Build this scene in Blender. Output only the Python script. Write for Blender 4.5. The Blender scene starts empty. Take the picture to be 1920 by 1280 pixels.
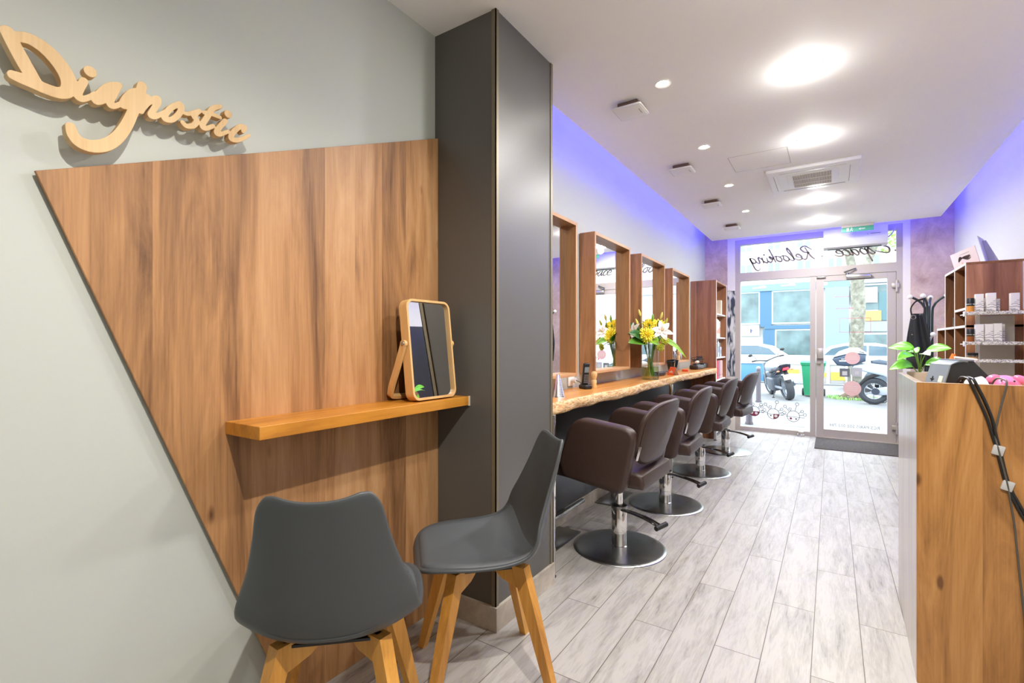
import bpy, bmesh, math, random
from mathutils import Vector, Matrix, noise
C = bpy.context.scene
COL = C.collection
PI = math.pi
R = math.radians
random.seed(7)

# ---------------------------------------------------------------- camera, sky, exposure
cam_data = bpy.data.cameras.new('camera')
cam = bpy.data.objects.new('camera', cam_data)
COL.objects.link(cam)
cam.location = (0, 0, 1.2)
cam.rotation_euler = (R(90), 0, R(33.3))
cam_data.sensor_width = 36
cam_data.lens = 912 / 1920 * 36
cam_data.shift_y = 3 / 1920
cam_data.clip_start = 0.02
cam_data.clip_end = 300
C.camera = cam

world = bpy.data.worlds.new('sky')
C.world = world
world.use_nodes = True
bg = world.node_tree.nodes['Background']
bg.inputs['Color'].default_value = (0.80, 0.90, 1.0, 1)
bg.inputs['Strength'].default_value = 3.3

C.view_settings.view_transform = 'Standard'
C.view_settings.look = 'None'
C.view_settings.gamma = 1
C.view_settings.exposure = 0.98
C.cycles.use_denoising = True
C.cycles.max_bounces = 10
C.cycles.diffuse_bounces = 6
C.cycles.transparent_max_bounces = 24
C.cycles.sample_clamp_indirect = 6.0
C.cycles.caustics_reflective = False
C.cycles.caustics_refractive = False

WARM = (1.0, 0.94, 0.85)
NEUTRAL = (1.0, 0.98, 0.95)
SPOT_POWER = 9.0
PANEL_POWER = 9.6
NEAR_POWER = 92.0
LED_STRENGTH = 80.0
CEIL_FILL = 1.5        # power of the point light added below each downlight to brighten the ceiling

# ---------------------------------------------------------------- materials
def srgb(r, g, b):
    f = lambda c: (c / 255 / 12.92) if c / 255 <= 0.04045 else ((c / 255 + 0.055) / 1.055) ** 2.4
    return (f(r), f(g), f(b), 1)

MATS = {}
def mat(name, col, rough=0.5, metal=0.0, spec=0.5, coat=0.0, emit=None, estr=0.0, bump=0.0, bscale=60, vary=0.0, vscale=8, aniso=None):
    if name in MATS:
        return MATS[name]
    m = bpy.data.materials.new(name)
    m.use_nodes = True
    n = m.node_tree.nodes
    l = m.node_tree.links
    p = n['Principled BSDF']
    p.inputs['Base Color'].default_value = col
    p.inputs['Roughness'].default_value = rough
    p.inputs['Metallic'].default_value = metal
    p.inputs['Specular IOR Level'].default_value = spec
    p.inputs['Coat Weight'].default_value = coat
    p.inputs['Coat Roughness'].default_value = 0.12
    if emit:
        p.inputs['Emission Color'].default_value = emit
        p.inputs['Emission Strength'].default_value = estr
    if vary or bump:
        tc = n.new('ShaderNodeTexCoord')
        if vary:
            t = n.new('ShaderNodeTexNoise')
            t.inputs['Scale'].default_value = vscale
            t.inputs['Detail'].default_value = 6
            l.new(tc.outputs['Object'], t.inputs['Vector'])
            mx = n.new('ShaderNodeMix'); mx.data_type = 'RGBA'; mx.blend_type = 'MULTIPLY'
            mx.inputs[0].default_value = 1
            mr = n.new('ShaderNodeMapRange')
            mr.inputs[1].default_value = 0.3; mr.inputs[2].default_value = 0.7
            mr.inputs[3].default_value = 1 - vary; mr.inputs[4].default_value = 1 + vary * 0.6
            l.new(t.outputs['Fac'], mr.inputs[0])
            mx.inputs[6].default_value = col
            l.new(mr.outputs[0], mx.inputs[7])
            l.new(mx.outputs[2], p.inputs['Base Color'])
        if bump:
            t2 = n.new('ShaderNodeTexNoise')
            t2.inputs['Scale'].default_value = bscale
            t2.inputs['Detail'].default_value = 5
            l.new(tc.outputs['Object'], t2.inputs['Vector'])
            b = n.new('ShaderNodeBump')
            b.inputs['Strength'].default_value = bump
            b.inputs['Distance'].default_value = 0.01
            l.new(t2.outputs['Fac'], b.inputs['Height'])
            l.new(b.outputs[0], p.inputs['Normal'])
    MATS[name] = m
    return m

def math_node(n, l, op, a, b=None):
    x = n.new('ShaderNodeMath'); x.operation = op
    for i, v in enumerate((a, b)):
        if v is None: continue
        if isinstance(v, (int, float)): x.inputs[i].default_value = v
        else: l.new(v, x.inputs[i])
    return x.outputs[0]

def wood(name, light, mid, dark, grain='Z', across='Y', plank=0.1, rough=0.42, coat=0.0, figure=1.0, tone=0.28, seed=0.0, scale=1.0):
    """sawn timber: long streaks along the grain, cathedral figure, board to board tone"""
    m = bpy.data.materials.new(name)
    m.use_nodes = True
    n = m.node_tree.nodes; l = m.node_tree.links
    p = n['Principled BSDF']
    p.inputs['Roughness'].default_value = rough
    p.inputs['Coat Weight'].default_value = coat
    p.inputs['Coat Roughness'].default_value = 0.18
    tc = n.new('ShaderNodeTexCoord')
    sp = n.new('ShaderNodeSeparateXYZ'); l.new(tc.outputs['Object'], sp.inputs[0])
    g = sp.outputs['XYZ'.index(grain)]; a = sp.outputs['XYZ'.index(across)]
    o = sp.outputs[[i for i in range(3) if i not in ('XYZ'.index(grain), 'XYZ'.index(across))][0]]
    # uneven boards: wobble the across coordinate a little with a 1D noise before the floor
    brd = math_node(n, l, 'FLOOR', math_node(n, l, 'DIVIDE', a, plank))
    wn = n.new('ShaderNodeTexWhiteNoise'); wn.noise_dimensions = '1D'
    l.new(math_node(n, l, 'ADD', brd, seed), wn.inputs['W'])
    wv = wn.outputs['Value']
    cb = n.new('ShaderNodeCombineXYZ')
    l.new(math_node(n, l, 'MULTIPLY', a, 9.0 * scale), cb.inputs[0])
    l.new(math_node(n, l, 'ADD', math_node(n, l, 'MULTIPLY', g, 0.9 * scale), math_node(n, l, 'MULTIPLY', wv, 37.0)), cb.inputs[1])
    l.new(math_node(n, l, 'MULTIPLY', o, 6.0 * scale), cb.inputs[2])
    t1 = n.new('ShaderNodeTexNoise')
    t1.inputs['Scale'].default_value = 1.0; t1.inputs['Detail'].default_value = 9
    t1.inputs['Roughness'].default_value = 0.62; t1.inputs['Distortion'].default_value = 1.1 * figure
    l.new(cb.outputs[0], t1.inputs['Vector'])
    cb2 = n.new('ShaderNodeCombineXYZ')
    l.new(math_node(n, l, 'MULTIPLY', a, 170.0), cb2.inputs[0])
    l.new(math_node(n, l, 'MULTIPLY', g, 5.0), cb2.inputs[1])
    l.new(math_node(n, l, 'MULTIPLY', o, 90.0), cb2.inputs[2])
    t2 = n.new('ShaderNodeTexNoise'); t2.inputs['Scale'].default_value = 1; t2.inputs['Detail'].default_value = 3
    l.new(cb2.outputs[0], t2.inputs['Vector'])
    # small dark knots
    kb = n.new('ShaderNodeCombineXYZ')
    l.new(math_node(n, l, 'MULTIPLY', a, 7.0), kb.inputs[0])
    l.new(math_node(n, l, 'MULTIPLY', g, 2.6), kb.inputs[1])
    kb.inputs[2].default_value = seed + 0.37
    kv = n.new('ShaderNodeTexVoronoi'); kv.inputs['Scale'].default_value = 1.0
    l.new(kb.outputs[0], kv.inputs['Vector'])
    kn = n.new('ShaderNodeMapRange'); kn.inputs[1].default_value = 0.01; kn.inputs[2].default_value = 0.085
    kn.inputs[3].default_value = -0.30 * figure; kn.inputs[4].default_value = 0.0
    l.new(kv.outputs['Distance'], kn.inputs[0])
    f = math_node(n, l, 'ADD', t1.outputs['Fac'], math_node(n, l, 'MULTIPLY', math_node(n, l, 'SUBTRACT', t2.outputs['Fac'], 0.5), 0.22))
    f = math_node(n, l, 'ADD', f, kn.outputs[0])
    f = math_node(n, l, 'ADD', f, math_node(n, l, 'MULTIPLY', math_node(n, l, 'SUBTRACT', wv, 0.5), tone))
    rp = n.new('ShaderNodeValToRGB')
    e = rp.color_ramp.elements
    e[0].position = 0.22; e[0].color = dark
    e[1].position = 0.74; e[1].color = light
    k = rp.color_ramp.elements.new(0.50); k.color = mid
    l.new(f, rp.inputs[0])
    l.new(rp.outputs[0], p.inputs['Base Color'])
    b = n.new('ShaderNodeBump'); b.inputs['Strength'].default_value = 0.06; b.inputs['Distance'].default_value = 0.004
    l.new(t2.outputs['Fac'], b.inputs['Height']); l.new(b.outputs[0], p.inputs['Normal'])
    MATS[name] = m
    return m

def glass_mat(name, tint=(1, 1, 1, 1), gloss=0.06, rough=0.0, fres=1.45):
    m = bpy.data.materials.new(name); m.use_nodes = True
    n = m.node_tree.nodes; l = m.node_tree.links
    n.remove(n['Principled BSDF'])
    out = [x for x in n if x.type == 'OUTPUT_MATERIAL'][0]
    tr = n.new('ShaderNodeBsdfTransparent'); tr.inputs[0].default_value = tint
    gl = n.new('ShaderNodeBsdfGlossy'); gl.inputs['Roughness'].default_value = rough
    lw = n.new('ShaderNodeLayerWeight'); lw.inputs['Blend'].default_value = 0.5
    f0 = ((fres - 1) / (fres + 1)) ** 2
    pw = math_node(n, l, 'POWER', lw.outputs['Facing'], 5.0)
    fac = math_node(n, l, 'ADD', math_node(n, l, 'MULTIPLY', pw, 0.75), f0)
    mx = n.new('ShaderNodeMixShader')
    l.new(fac, mx.inputs[0]); l.new(tr.outputs[0], mx.inputs[1]); l.new(gl.outputs[0], mx.inputs[2])
    l.new(mx.outputs[0], out.inputs['Surface'])
    MATS[name] = m
    return m

def emit_mat(name, col, strength):
    m = bpy.data.materials.new(name); m.use_nodes = True
    n = m.node_tree.nodes; l = m.node_tree.links
    p = n['Principled BSDF']
    p.inputs['Base Color'].default_value = (0.8, 0.8, 0.8, 1)
    p.inputs['Emission Color'].default_value = col
    p.inputs['Emission Strength'].default_value = strength
    MATS[name] = m
    return m

# ---------------------------------------------------------------- object helpers
INV = {}
def link(o):
    COL.objects.link(o); return o

def E(name, label, cat, group=None, loc=(0, 0, 0), rz=0.0, world=False):
    """a thing: an Empty at its base that parents its parts. world=True: parts are given in world coordinates"""
    o = bpy.data.objects.new(name, None)
    o.empty_display_size = 0.05
    link(o)
    o.location = loc; o.rotation_euler = (0, 0, rz)
    tag(o, label, cat, group)
    if world:
        INV[o] = (Matrix.Translation(loc) @ Matrix.Rotation(rz, 4, 'Z')).inverted()
    return o

def tag(o, label=None, cat=None, group=None, kind=None):
    if label: o['label'] = label
    if cat: o['category'] = cat
    if group: o['group'] = group
    if kind: o['kind'] = kind
    return o

def children(o):
    return [c for c in ALL_CHILDREN.get(o, [])]
ALL_CHILDREN = {}

def copy_tree(o, parent=None):
    c = o.copy(); COL.objects.link(c)
    if parent is not None:
        c.parent = parent
        ALL_CHILDREN.setdefault(parent, []).append(c)
    for ch in list(ALL_CHILDREN.get(o, [])):
        copy_tree(ch, c)
    return c

class MB:
    def __init__(s): s.bm = bmesh.new()
    def _vs(s, before): return [v for v in s.bm.verts if v.index == -1 or v not in before]
    def add(s, verts, faces, M=None):
        vs = [s.bm.verts.new(M @ Vector(v) if M else v) for v in verts]
        for f in faces:
            try: s.bm.faces.new([vs[i] for i in f])
            except ValueError: pass
        return vs
    def box(s, x0, x1, y0, y1, z0, z1, bevel=0.0, seg=2, M=None):
        t = bmesh.new()
        bmesh.ops.create_cube(t, size=1)
        for v in t.verts:
            v.co = Vector(((x0 + x1) / 2 + v.co.x * (x1 - x0), (y0 + y1) / 2 + v.co.y * (y1 - y0), (z0 + z1) / 2 + v.co.z * (z1 - z0)))
        if bevel:
            bmesh.ops.bevel(t, geom=list(t.edges), offset=bevel, segments=seg, profile=0.5, affect='EDGES')
        s.merge(t, M); return s
    def merge(s, t, M=None):
        t.verts.index_update()
        s.add([v.co.copy() for v in t.verts], [[v.index for v in f.verts] for f in t.faces], M)
        t.free()
    def cyl(s, p0, p1, r0, r1=None, seg=20, caps=True, M=None):
        if r1 is None: r1 = r0
        p0 = Vector(p0); p1 = Vector(p1)
        d = (p1 - p0).normalized()
        a = d.orthogonal().normalized(); b = d.cross(a)
        vs = []
        for p, r in ((p0, r0), (p1, r1)):
            for i in range(seg):
                t = 2 * PI * i / seg
                vs.append(p + (a * math.cos(t) + b * math.sin(t)) * r)
        fs = [(i, (i + 1) % seg, seg + (i + 1) % seg, seg + i) for i in range(seg)]
        if caps:
            fs.append(tuple(range(seg))[::-1]); fs.append(tuple(range(seg, 2 * seg)))
        s.add(vs, fs, M); return s
    def lathe(s, prof, c=(0, 0, 0), seg=32, M=None, cap=True):
        vs = []; n = len(prof)
        for i in range(seg):
            t = 2 * PI * i / seg
            for r, z in prof:
                vs.append((c[0] + r * math.cos(t), c[1] + r * math.sin(t), c[2] + z))
        fs = []
        for i in range(seg):
            j = (i + 1) % seg
            for k in range(n - 1):
                fs.append((i * n + k, j * n + k, j * n + k + 1, i * n + k + 1))
        if cap:
            if prof[0][0] > 1e-6: fs.append(tuple(i * n for i in range(seg))[::-1])
            if prof[-1][0] > 1e-6: fs.append(tuple(i * n + n - 1 for i in range(seg)))
        s.add(vs, fs, M); return s
    def tube(s, pts, r, seg=8, M=None, closed=False, flat=1.0):
        pts = [Vector(p) for p in pts]
        n = len(pts)
        rr = r if isinstance(r, (list, tuple)) else [r] * n
        ref = None; vs = []
        for i, p in enumerate(pts):
            if closed: d = pts[(i + 1) % n] - pts[i - 1]
            else: d = pts[min(i + 1, n - 1)] - pts[max(i - 1, 0)]
            d.normalize()
            if ref is None:
                ref = d.orthogonal().normalized()
            ref = (ref - d * ref.dot(d)).normalized()
            b = d.cross(ref)
            for k in range(seg):
                t = 2 * PI * k / seg
                vs.append(p + (ref * math.cos(t) + b * math.sin(t) * flat) * rr[i])
        fs = []
        for i in range(n if closed else n - 1):
            j = (i + 1) % n
            for k in range(seg):
                fs.append((i * seg + k, i * seg + (k + 1) % seg, j * seg + (k + 1) % seg, j * seg + k))
        if not closed:
            fs.append(tuple(range(seg))[::-1]); fs.append(tuple(range((n - 1) * seg, n * seg)))
        s.add(vs, fs, M); return s
    def ball(s, c, r, seg=16, rings=10, M=None):
        rx, ry, rz = r if isinstance(r, (tuple, list)) else (r, r, r)
        t = bmesh.new()
        bmesh.ops.create_uvsphere(t, u_segments=seg, v_segments=rings, radius=1)
        for v in t.verts: v.co = Vector((c[0] + v.co.x * rx, c[1] + v.co.y * ry, c[2] + v.co.z * rz))
        s.merge(t, M); return s
    def prism(s, poly, frame, d0, d1, bevel=0.0, seg=2, M=None):
        """poly: 2D points; frame(u,v,w)->3D; extruded from w=d0 to w=d1"""
        t = bmesh.new()
        n = len(poly)
        a = [t.verts.new(frame(u, v, d0)) for u, v in poly]
        b = [t.verts.new(frame(u, v, d1)) for u, v in poly]
        t.faces.new(a[::-1]); t.faces.new(b)
        for i in range(n):
            t.faces.new((a[i], a[(i + 1) % n], b[(i + 1) % n], b[i]))
        bmesh.ops.recalc_face_normals(t, faces=t.faces)
        if bevel:
            t.verts.index_update()
            aset = set(a); bset = set(b)
            ed = [e for e in t.edges if (e.verts[0] in aset and e.verts[1] in aset) or (e.verts[0] in bset and e.verts[1] in bset)]
            bmesh.ops.bevel(t, geom=ed, offset=bevel, segments=seg, profile=0.5, affect='EDGES')
        s.merge(t, M); return s
    def grid(s, nu, nv, fn, M=None, close_u=False):
        vs = [fn(i / (nu - 1) if not close_u else i / nu, j / (nv - 1)) for i in range(nu) for j in range(nv)]
        fs = []
        for i in range(nu if close_u else nu - 1):
            k = (i + 1) % nu
            for j in range(nv - 1):
                fs.append((i * nv + j, k * nv + j, k * nv + j + 1, i * nv + j + 1))
        s.add(vs, fs, M); return s
    def build(s, name, m, parent=None, smooth=True, angle=35, kind=None, label=None, mods=None, group=None):
        if parent is not None and parent in INV:
            s.bm.transform(INV[parent])
        bmesh.ops.recalc_face_normals(s.bm, faces=s.bm.faces)
        me = bpy.data.meshes.new(name)
        s.bm.to_mesh(me); s.bm.free()
        me.materials.append(m)
        if smooth:
            me.polygons.foreach_set('use_smooth', [True] * len(me.polygons))
            try: me.set_sharp_from_angle(angle=R(angle))
            except Exception: pass
        o = bpy.data.objects.new(name, me); link(o)
        if parent is not None:
            o.parent = parent
            ALL_CHILDREN.setdefault(parent, []).append(o)
            if parent in INV: INV[o] = INV[parent]
        if kind: o['kind'] = kind
        if label: o['label'] = label
        for md in mods or []: md(o)
        return o

def solidify(t, off=0.0):
    def f(o):
        md = o.modifiers.new('thickness', 'SOLIDIFY'); md.thickness = t; md.offset = off
    return f
def subsurf(n=1):
    def f(o):
        md = o.modifiers.new('smooth', 'SUBSURF'); md.levels = n; md.render_levels = n
    return f

def struct(name, mb, m, parent=None, smooth=False):
    o = mb.build(name, m, parent, smooth=smooth)
    if parent is None: o['kind'] = 'structure'
    return o

def catmull(pts, n=6, closed=False):
    P = [Vector(p) if len(p) == 3 else Vector((p[0], p[1], p[2] if len(p) > 2 else 0)) for p in pts]
    out = []
    m = len(P)
    for i in range(m if closed else m - 1):
        p0 = P[(i - 1) % m] if (closed or i > 0) else P[0]
        p1 = P[i]; p2 = P[(i + 1) % m]
        p3 = P[(i + 2) % m] if (closed or i + 2 < m) else P[-1]
        for k in range(n):
            t = k / n
            out.append(0.5 * ((2 * p1) + (-p0 + p2) * t + (2 * p0 - 5 * p1 + 4 * p2 - p3) * t * t + (-p0 + 3 * p1 - 3 * p2 + p3) * t ** 3))
    if not closed: out.append(P[-1])
    return out

def stroke_poly(pts, w0, w1=None, n=5):
    """outline of a rounded brush stroke along 2D points; width tapers from w0 to w1, or per point when w0 is a list"""
    if isinstance(w0, (list, tuple)): ws = list(w0)
    else:
        w1 = w0 if w1 is None else w1
        ws = [w0 + (w1 - w0) * i / max(1, len(pts) - 1) for i in range(len(pts))]
    P = catmull([(p[0], p[1], w) for p, w in zip(pts, ws)], n)
    L, Rr = [], []
    m = len(P)
    for i, p in enumerate(P):
        d = Vector((P[min(i + 1, m - 1)].x - P[max(i - 1, 0)].x, P[min(i + 1, m - 1)].y - P[max(i - 1, 0)].y))
        if d.length < 1e-9: d = Vector((1, 0))
        d.normalize(); nn = Vector((-d.y, d.x)) * p.z / 2
        L.append((p.x + nn.x, p.y + nn.y)); Rr.append((p.x - nn.x, p.y - nn.y))
    return P, L, Rr

def stroke(mb, pts, w0, w1, frame, d0, d1, caps=True, n=5, cseg=12):
    P, L, Rr = stroke_poly(pts, w0, w1, n)
    for i in range(len(P) - 1):
        q = [L[i], L[i + 1], Rr[i + 1], Rr[i]]
        va = [frame(u, v, d0) for u, v in q]; vb = [frame(u, v, d1) for u, v in q]
        mb.add(va + vb, [(0, 1, 2, 3), (4, 5, 6, 7), (0, 1, 5, 4), (2, 3, 7, 6)])
    if caps:
        for p in (P[0], P[-1]):
            disc(mb, p.x, p.y, p.z / 2, frame, d0, d1, cseg)

def solid_stroke(mb, pts, ws, frame, d0, d1, n=6):
    """one closed solid per brush stroke with round ends, so that strokes can be fused"""
    P, L, Rr = stroke_poly(pts, ws, None, n)
    vs = []; fs = []
    m = len(P)
    for i in range(m):
        for (u, v), d in ((L[i], d0), (L[i], d1), (Rr[i], d1), (Rr[i], d0)): vs.append(frame(u, v, d))
    for i in range(m - 1):
        for k in range(4): fs.append((4 * i + k, 4 * i + (k + 1) % 4, 4 * i + 4 + (k + 1) % 4, 4 * i + 4 + k))
    fs += [(0, 1, 2, 3), (4 * m - 4, 4 * m - 3, 4 * m - 2, 4 * m - 1)]
    mb.add(vs, fs)
    for p in (P[0], P[-1]): disc(mb, p.x, p.y, p.z / 2, frame, d0, d1, 20)

def fuse(size):
    def f(o):
        md = o.modifiers.new('fuse', 'REMESH'); md.mode = 'VOXEL'; md.voxel_size = size; md.use_smooth_shade = True
    return f

def disc(mb, u, v, r, frame, d0, d1, seg=16):
    pts = [(u + r * math.cos(2 * PI * k / seg), v + r * math.sin(2 * PI * k / seg)) for k in range(seg)]
    va = [frame(a, b, d0) for a, b in pts]; vb = [frame(a, b, d1) for a, b in pts]
    mb.add(va + vb, [tuple(range(seg)), tuple(range(seg, 2 * seg))] + [(i, (i + 1) % seg, seg + (i + 1) % seg, seg + i) for i in range(seg)])

def ring(mb, u, v, r, w, frame, d0, d1, seg=28):
    pts = [(u + r * math.cos(2 * PI * k / seg), v + r * math.sin(2 * PI * k / seg)) for k in range(seg + 1)]
    stroke(mb, pts, w, w, frame, d0, d1, caps=False, n=1)

def text_obj(name, body, size, m, M, parent, extrude=0.0005, mirror=False, align='CENTER', shear=0.0):
    """real lettering turned into a mesh"""
    cu = bpy.data.curves.new(name, 'FONT')
    cu.body = body; cu.size = size; cu.extrude = extrude; cu.align_x = align; cu.align_y = 'CENTER'; cu.shear = shear
    to = bpy.data.objects.new(name + '_src', cu); link(to)
    bpy.context.view_layer.update()
    dg = bpy.context.evaluated_depsgraph_get()
    me = bpy.data.meshes.new_from_object(to.evaluated_get(dg))
    bpy.data.objects.remove(to); bpy.data.curves.remove(cu)
    mb = MB(); mb.bm.from_mesh(me); bpy.data.meshes.remove(me)
    if mirror:
        for v in mb.bm.verts: v.co.x = -v.co.x
    mb.bm.transform(M)
    return mb.build(name, m, parent, smooth=False)

def bez(p0, p1, p2, n=10):
    p0, p1, p2 = Vector(p0), Vector(p1), Vector(p2)
    return [p0 * (1 - t) ** 2 + p1 * 2 * t * (1 - t) + p2 * t * t for t in [i / n for i in range(n + 1)]]
# ---------------------------------------------------------------- the place's materials
wood('walnut_panel', srgb(200, 156, 110), srgb(174, 127, 82), srgb(100, 66, 38), 'Z', 'Y', 0.13, rough=0.5, tone=0.20, seed=3)
wood('walnut_desk', srgb(208, 156, 96), srgb(182, 128, 70), srgb(112, 72, 36), 'Z', 'X', 0.17, rough=0.33, tone=0.12, seed=17, figure=1.6, coat=0.25)
wood('walnut_frame', srgb(206, 154, 104), srgb(174, 122, 78), srgb(120, 78, 50), 'Z', 'Y', 0.06, rough=0.42, tone=0.22, seed=5)
wood('walnut_frame_flat', srgb(216, 170, 122), srgb(190, 142, 96), srgb(132, 90, 58), 'Y', 'Z', 0.3, rough=0.42, tone=0.1, seed=8)
wood('walnut_case', srgb(184, 130, 92), srgb(152, 102, 70), srgb(104, 64, 44), 'Z', 'X', 0.09, rough=0.45, tone=0.2, seed=21)
wood('oak_shelf', srgb(214, 150, 60), srgb(194, 128, 40), srgb(140, 84, 22), 'Y', 'X', 0.5, rough=0.38, coat=0.2, tone=0.0, seed=2)
wood('oak_leg', srgb(228, 174, 92), srgb(210, 150, 66), srgb(164, 108, 40), 'Z', 'X', 0.5, rough=0.4, tone=0.0, seed=6, figure=0.7)
wood('ash_light', srgb(232, 196, 140), srgb(222, 180, 122), srgb(196, 150, 94), 'Z', 'Y', 0.5, rough=0.45, tone=0.0, seed=9, figure=0.5)
wood('pine_sign', srgb(226, 196, 150), srgb(212, 178, 128), srgb(180, 142, 92), 'Z', 'Y', 0.2, rough=0.5, tone=0.1, seed=4, figure=0.5)
wood('oak_counter', srgb(224, 164, 92), srgb(206, 140, 66), srgb(158, 98, 42), 'Y', 'X', 0.14, rough=0.35, coat=0.2, tone=0.12, seed=14)

def bark_mat():
    m = bpy.data.materials.new('live_edge_bark'); m.use_nodes = True
    n = m.node_tree.nodes; l = m.node_tree.links; p = n['Principled BSDF']
    p.inputs['Roughness'].default_value = 0.7
    tc = n.new('ShaderNodeTexCoord')
    mp = n.new('ShaderNodeMapping'); mp.inputs['Scale'].default_value = (10, 7, 30); l.new(tc.outputs['Object'], mp.inputs[0])
    t = n.new('ShaderNodeTexNoise'); t.inputs['Scale'].default_value = 2.2; t.inputs['Detail'].default_value = 10; t.inputs['Distortion'].default_value = 1.6; t.inputs['Roughness'].default_value = 0.7
    l.new(mp.outputs[0], t.inputs['Vector'])
    rp = n.new('ShaderNodeValToRGB'); e = rp.color_ramp.elements
    e[0].position = 0.33; e[0].color = srgb(112, 62, 44); e[1].position = 0.62; e[1].color = srgb(242, 214, 168)
    k = rp.color_ramp.elements.new(0.43); k.color = srgb(206, 154, 98)
    l.new(t.outputs['Fac'], rp.inputs[0]); l.new(rp.outputs[0], p.inputs['Base Color'])
    b = n.new('ShaderNodeBump'); b.inputs['Strength'].default_value = 0.6; b.inputs['Distance'].default_value = 0.01
    l.new(t.outputs['Fac'], b.inputs['Height']); l.new(b.outputs[0], p.inputs['Normal'])
    MATS['bark'] = m
bark_mat()

def floor_mat():
    m = bpy.data.materials.new('whitewashed_plank_tile'); m.use_nodes = True
    n = m.node_tree.nodes; l = m.node_tree.links; p = n['Principled BSDF']
    tc = n.new('ShaderNodeTexCoord')
    sp = n.new('ShaderNodeSeparateXYZ'); l.new(tc.outputs['Object'], sp.inputs[0])
    cb = n.new('ShaderNodeCombineXYZ')
    # planks 0.984 x 0.163 m, long along the room, half-bond
    l.new(math_node(n, l, 'ADD', sp.outputs['Y'], 30 * 0.984 - 3.044), cb.inputs[0])
    l.new(math_node(n, l, 'ADD', sp.outputs['X'], 20 * 0.163 + 0.226), cb.inputs[1])
    br = n.new('ShaderNodeTexBrick')
    br.offset = 0.5; br.offset_frequency = 2; br.squash = 1
    br.inputs['Scale'].default_value = 1
    br.inputs['Brick Width'].default_value = 0.984
    br.inputs['Row Height'].default_value = 0.163
    br.inputs['Mortar Size'].default_value = 0.0016
    br.inputs['Mortar Smooth'].default_value = 0.1
    br.inputs['Color1'].default_value = (0, 0, 0, 1); br.inputs['Color2'].default_value = (1, 1, 1, 1)
    br.inputs['Mortar'].default_value = (0.5, 0.5, 0.5, 1)
    l.new(cb.outputs[0], br.inputs['Vector'])
    s2 = n.new('ShaderNodeSeparateColor'); l.new(br.outputs['Color'], s2.inputs[0])
    rnd = s2.outputs[0]
    cb2 = n.new('ShaderNodeCombineXYZ')
    l.new(math_node(n, l, 'MULTIPLY', sp.outputs['X'], 16.0), cb2.inputs[0])
    l.new(math_node(n, l, 'ADD', math_node(n, l, 'MULTIPLY', sp.outputs['Y'], 2.4), math_node(n, l, 'MULTIPLY', rnd, 91.0)), cb2.inputs[1])
    t = n.new('ShaderNodeTexNoise'); t.inputs['Scale'].default_value = 1; t.inputs['Detail'].default_value = 10
    t.inputs['Roughness'].default_value = 0.68; t.inputs['Distortion'].default_value = 0.7
    l.new(cb2.outputs[0], t.inputs['Vector'])
    cb3 = n.new('ShaderNodeCombineXYZ')
    l.new(math_node(n, l, 'MULTIPLY', sp.outputs['X'], 90.0), cb3.inputs[0])
    l.new(math_node(n, l, 'MULTIPLY', sp.outputs['Y'], 9.0), cb3.inputs[1])
    l.new(rnd, cb3.inputs[2])
    t3 = n.new('ShaderNodeTexNoise'); t3.inputs['Scale'].default_value = 1; t3.inputs['Detail'].default_value = 6
    t3.inputs['Distortion'].default_value = 1.2
    l.new(cb3.outputs[0], t3.inputs['Vector'])
    f = math_node(n, l, 'ADD', t.outputs['Fac'], math_node(n, l, 'MULTIPLY', math_node(n, l, 'SUBTRACT', rnd, 0.5), 0.10))
    f = math_node(n, l, 'ADD', f, math_node(n, l, 'MULTIPLY', math_node(n, l, 'SUBTRACT', t3.outputs['Fac'], 0.5), 0.45))
    rp = n.new('ShaderNodeValToRGB'); e = rp.color_ramp.elements
    e[0].position = 0.20; e[0].color = srgb(104, 98, 92); e[1].position = 0.60; e[1].color = srgb(180, 176, 170)
    k = rp.color_ramp.elements.new(0.38); k.color = srgb(156, 151, 145)
    l.new(f, rp.inputs[0])
    mx = n.new('ShaderNodeMix'); mx.data_type = 'RGBA'
    l.new(br.outputs['Fac'], mx.inputs[0]); l.new(rp.outputs[0], mx.inputs[6]); mx.inputs[7].default_value = srgb(96, 84, 72)
    l.new(mx.outputs[2], p.inputs['Base Color'])
    p.inputs['Roughness'].default_value = 0.42
    b = n.new('ShaderNodeBump'); b.inputs['Strength'].default_value = 0.25; b.inputs['Distance'].default_value = 0.002; b.invert = True
    l.new(br.outputs['Fac'], b.inputs['Height']); l.new(b.outputs[0], p.inputs['Normal'])
    MATS['floor'] = m
floor_mat()

def stone_mat(name, c1, c2, sc=3.0, bump=0.5):
    m = bpy.data.materials.new(name); m.use_nodes = True
    n = m.node_tree.nodes; l = m.node_tree.links; p = n['Principled BSDF']
    p.inputs['Roughness'].default_value = 0.85
    tc = n.new('ShaderNodeTexCoord')
    t = n.new('ShaderNodeTexNoise'); t.inputs['Scale'].default_value = sc; t.inputs['Detail'].default_value = 12; t.inputs['Roughness'].default_value = 0.7; t.inputs['Distortion'].default_value = 0.4
    l.new(tc.outputs['Object'], t.inputs['Vector'])
    rp = n.new('ShaderNodeValToRGB'); e = rp.color_ramp.elements
    e[0].position = 0.32; e[0].color = c2; e[1].position = 0.66; e[1].color = c1
    l.new(t.outputs['Fac'], rp.inputs[0]); l.new(rp.outputs[0], p.inputs['Base Color'])
    b = n.new('ShaderNodeBump'); b.inputs['Strength'].default_value = bump; b.inputs['Distance'].default_value = 0.02
    l.new(t.outputs['Fac'], b.inputs['Height']); l.new(b.outputs[0], p.inputs['Normal'])
    MATS[name] = m
    return m
stone_mat('rough_stone', srgb(222, 200, 190), srgb(172, 146, 136), 4.0, 0.6)
stone_mat('plane_bark', srgb(150, 148, 132), srgb(74, 72, 60), 7.0, 0.3)
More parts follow.
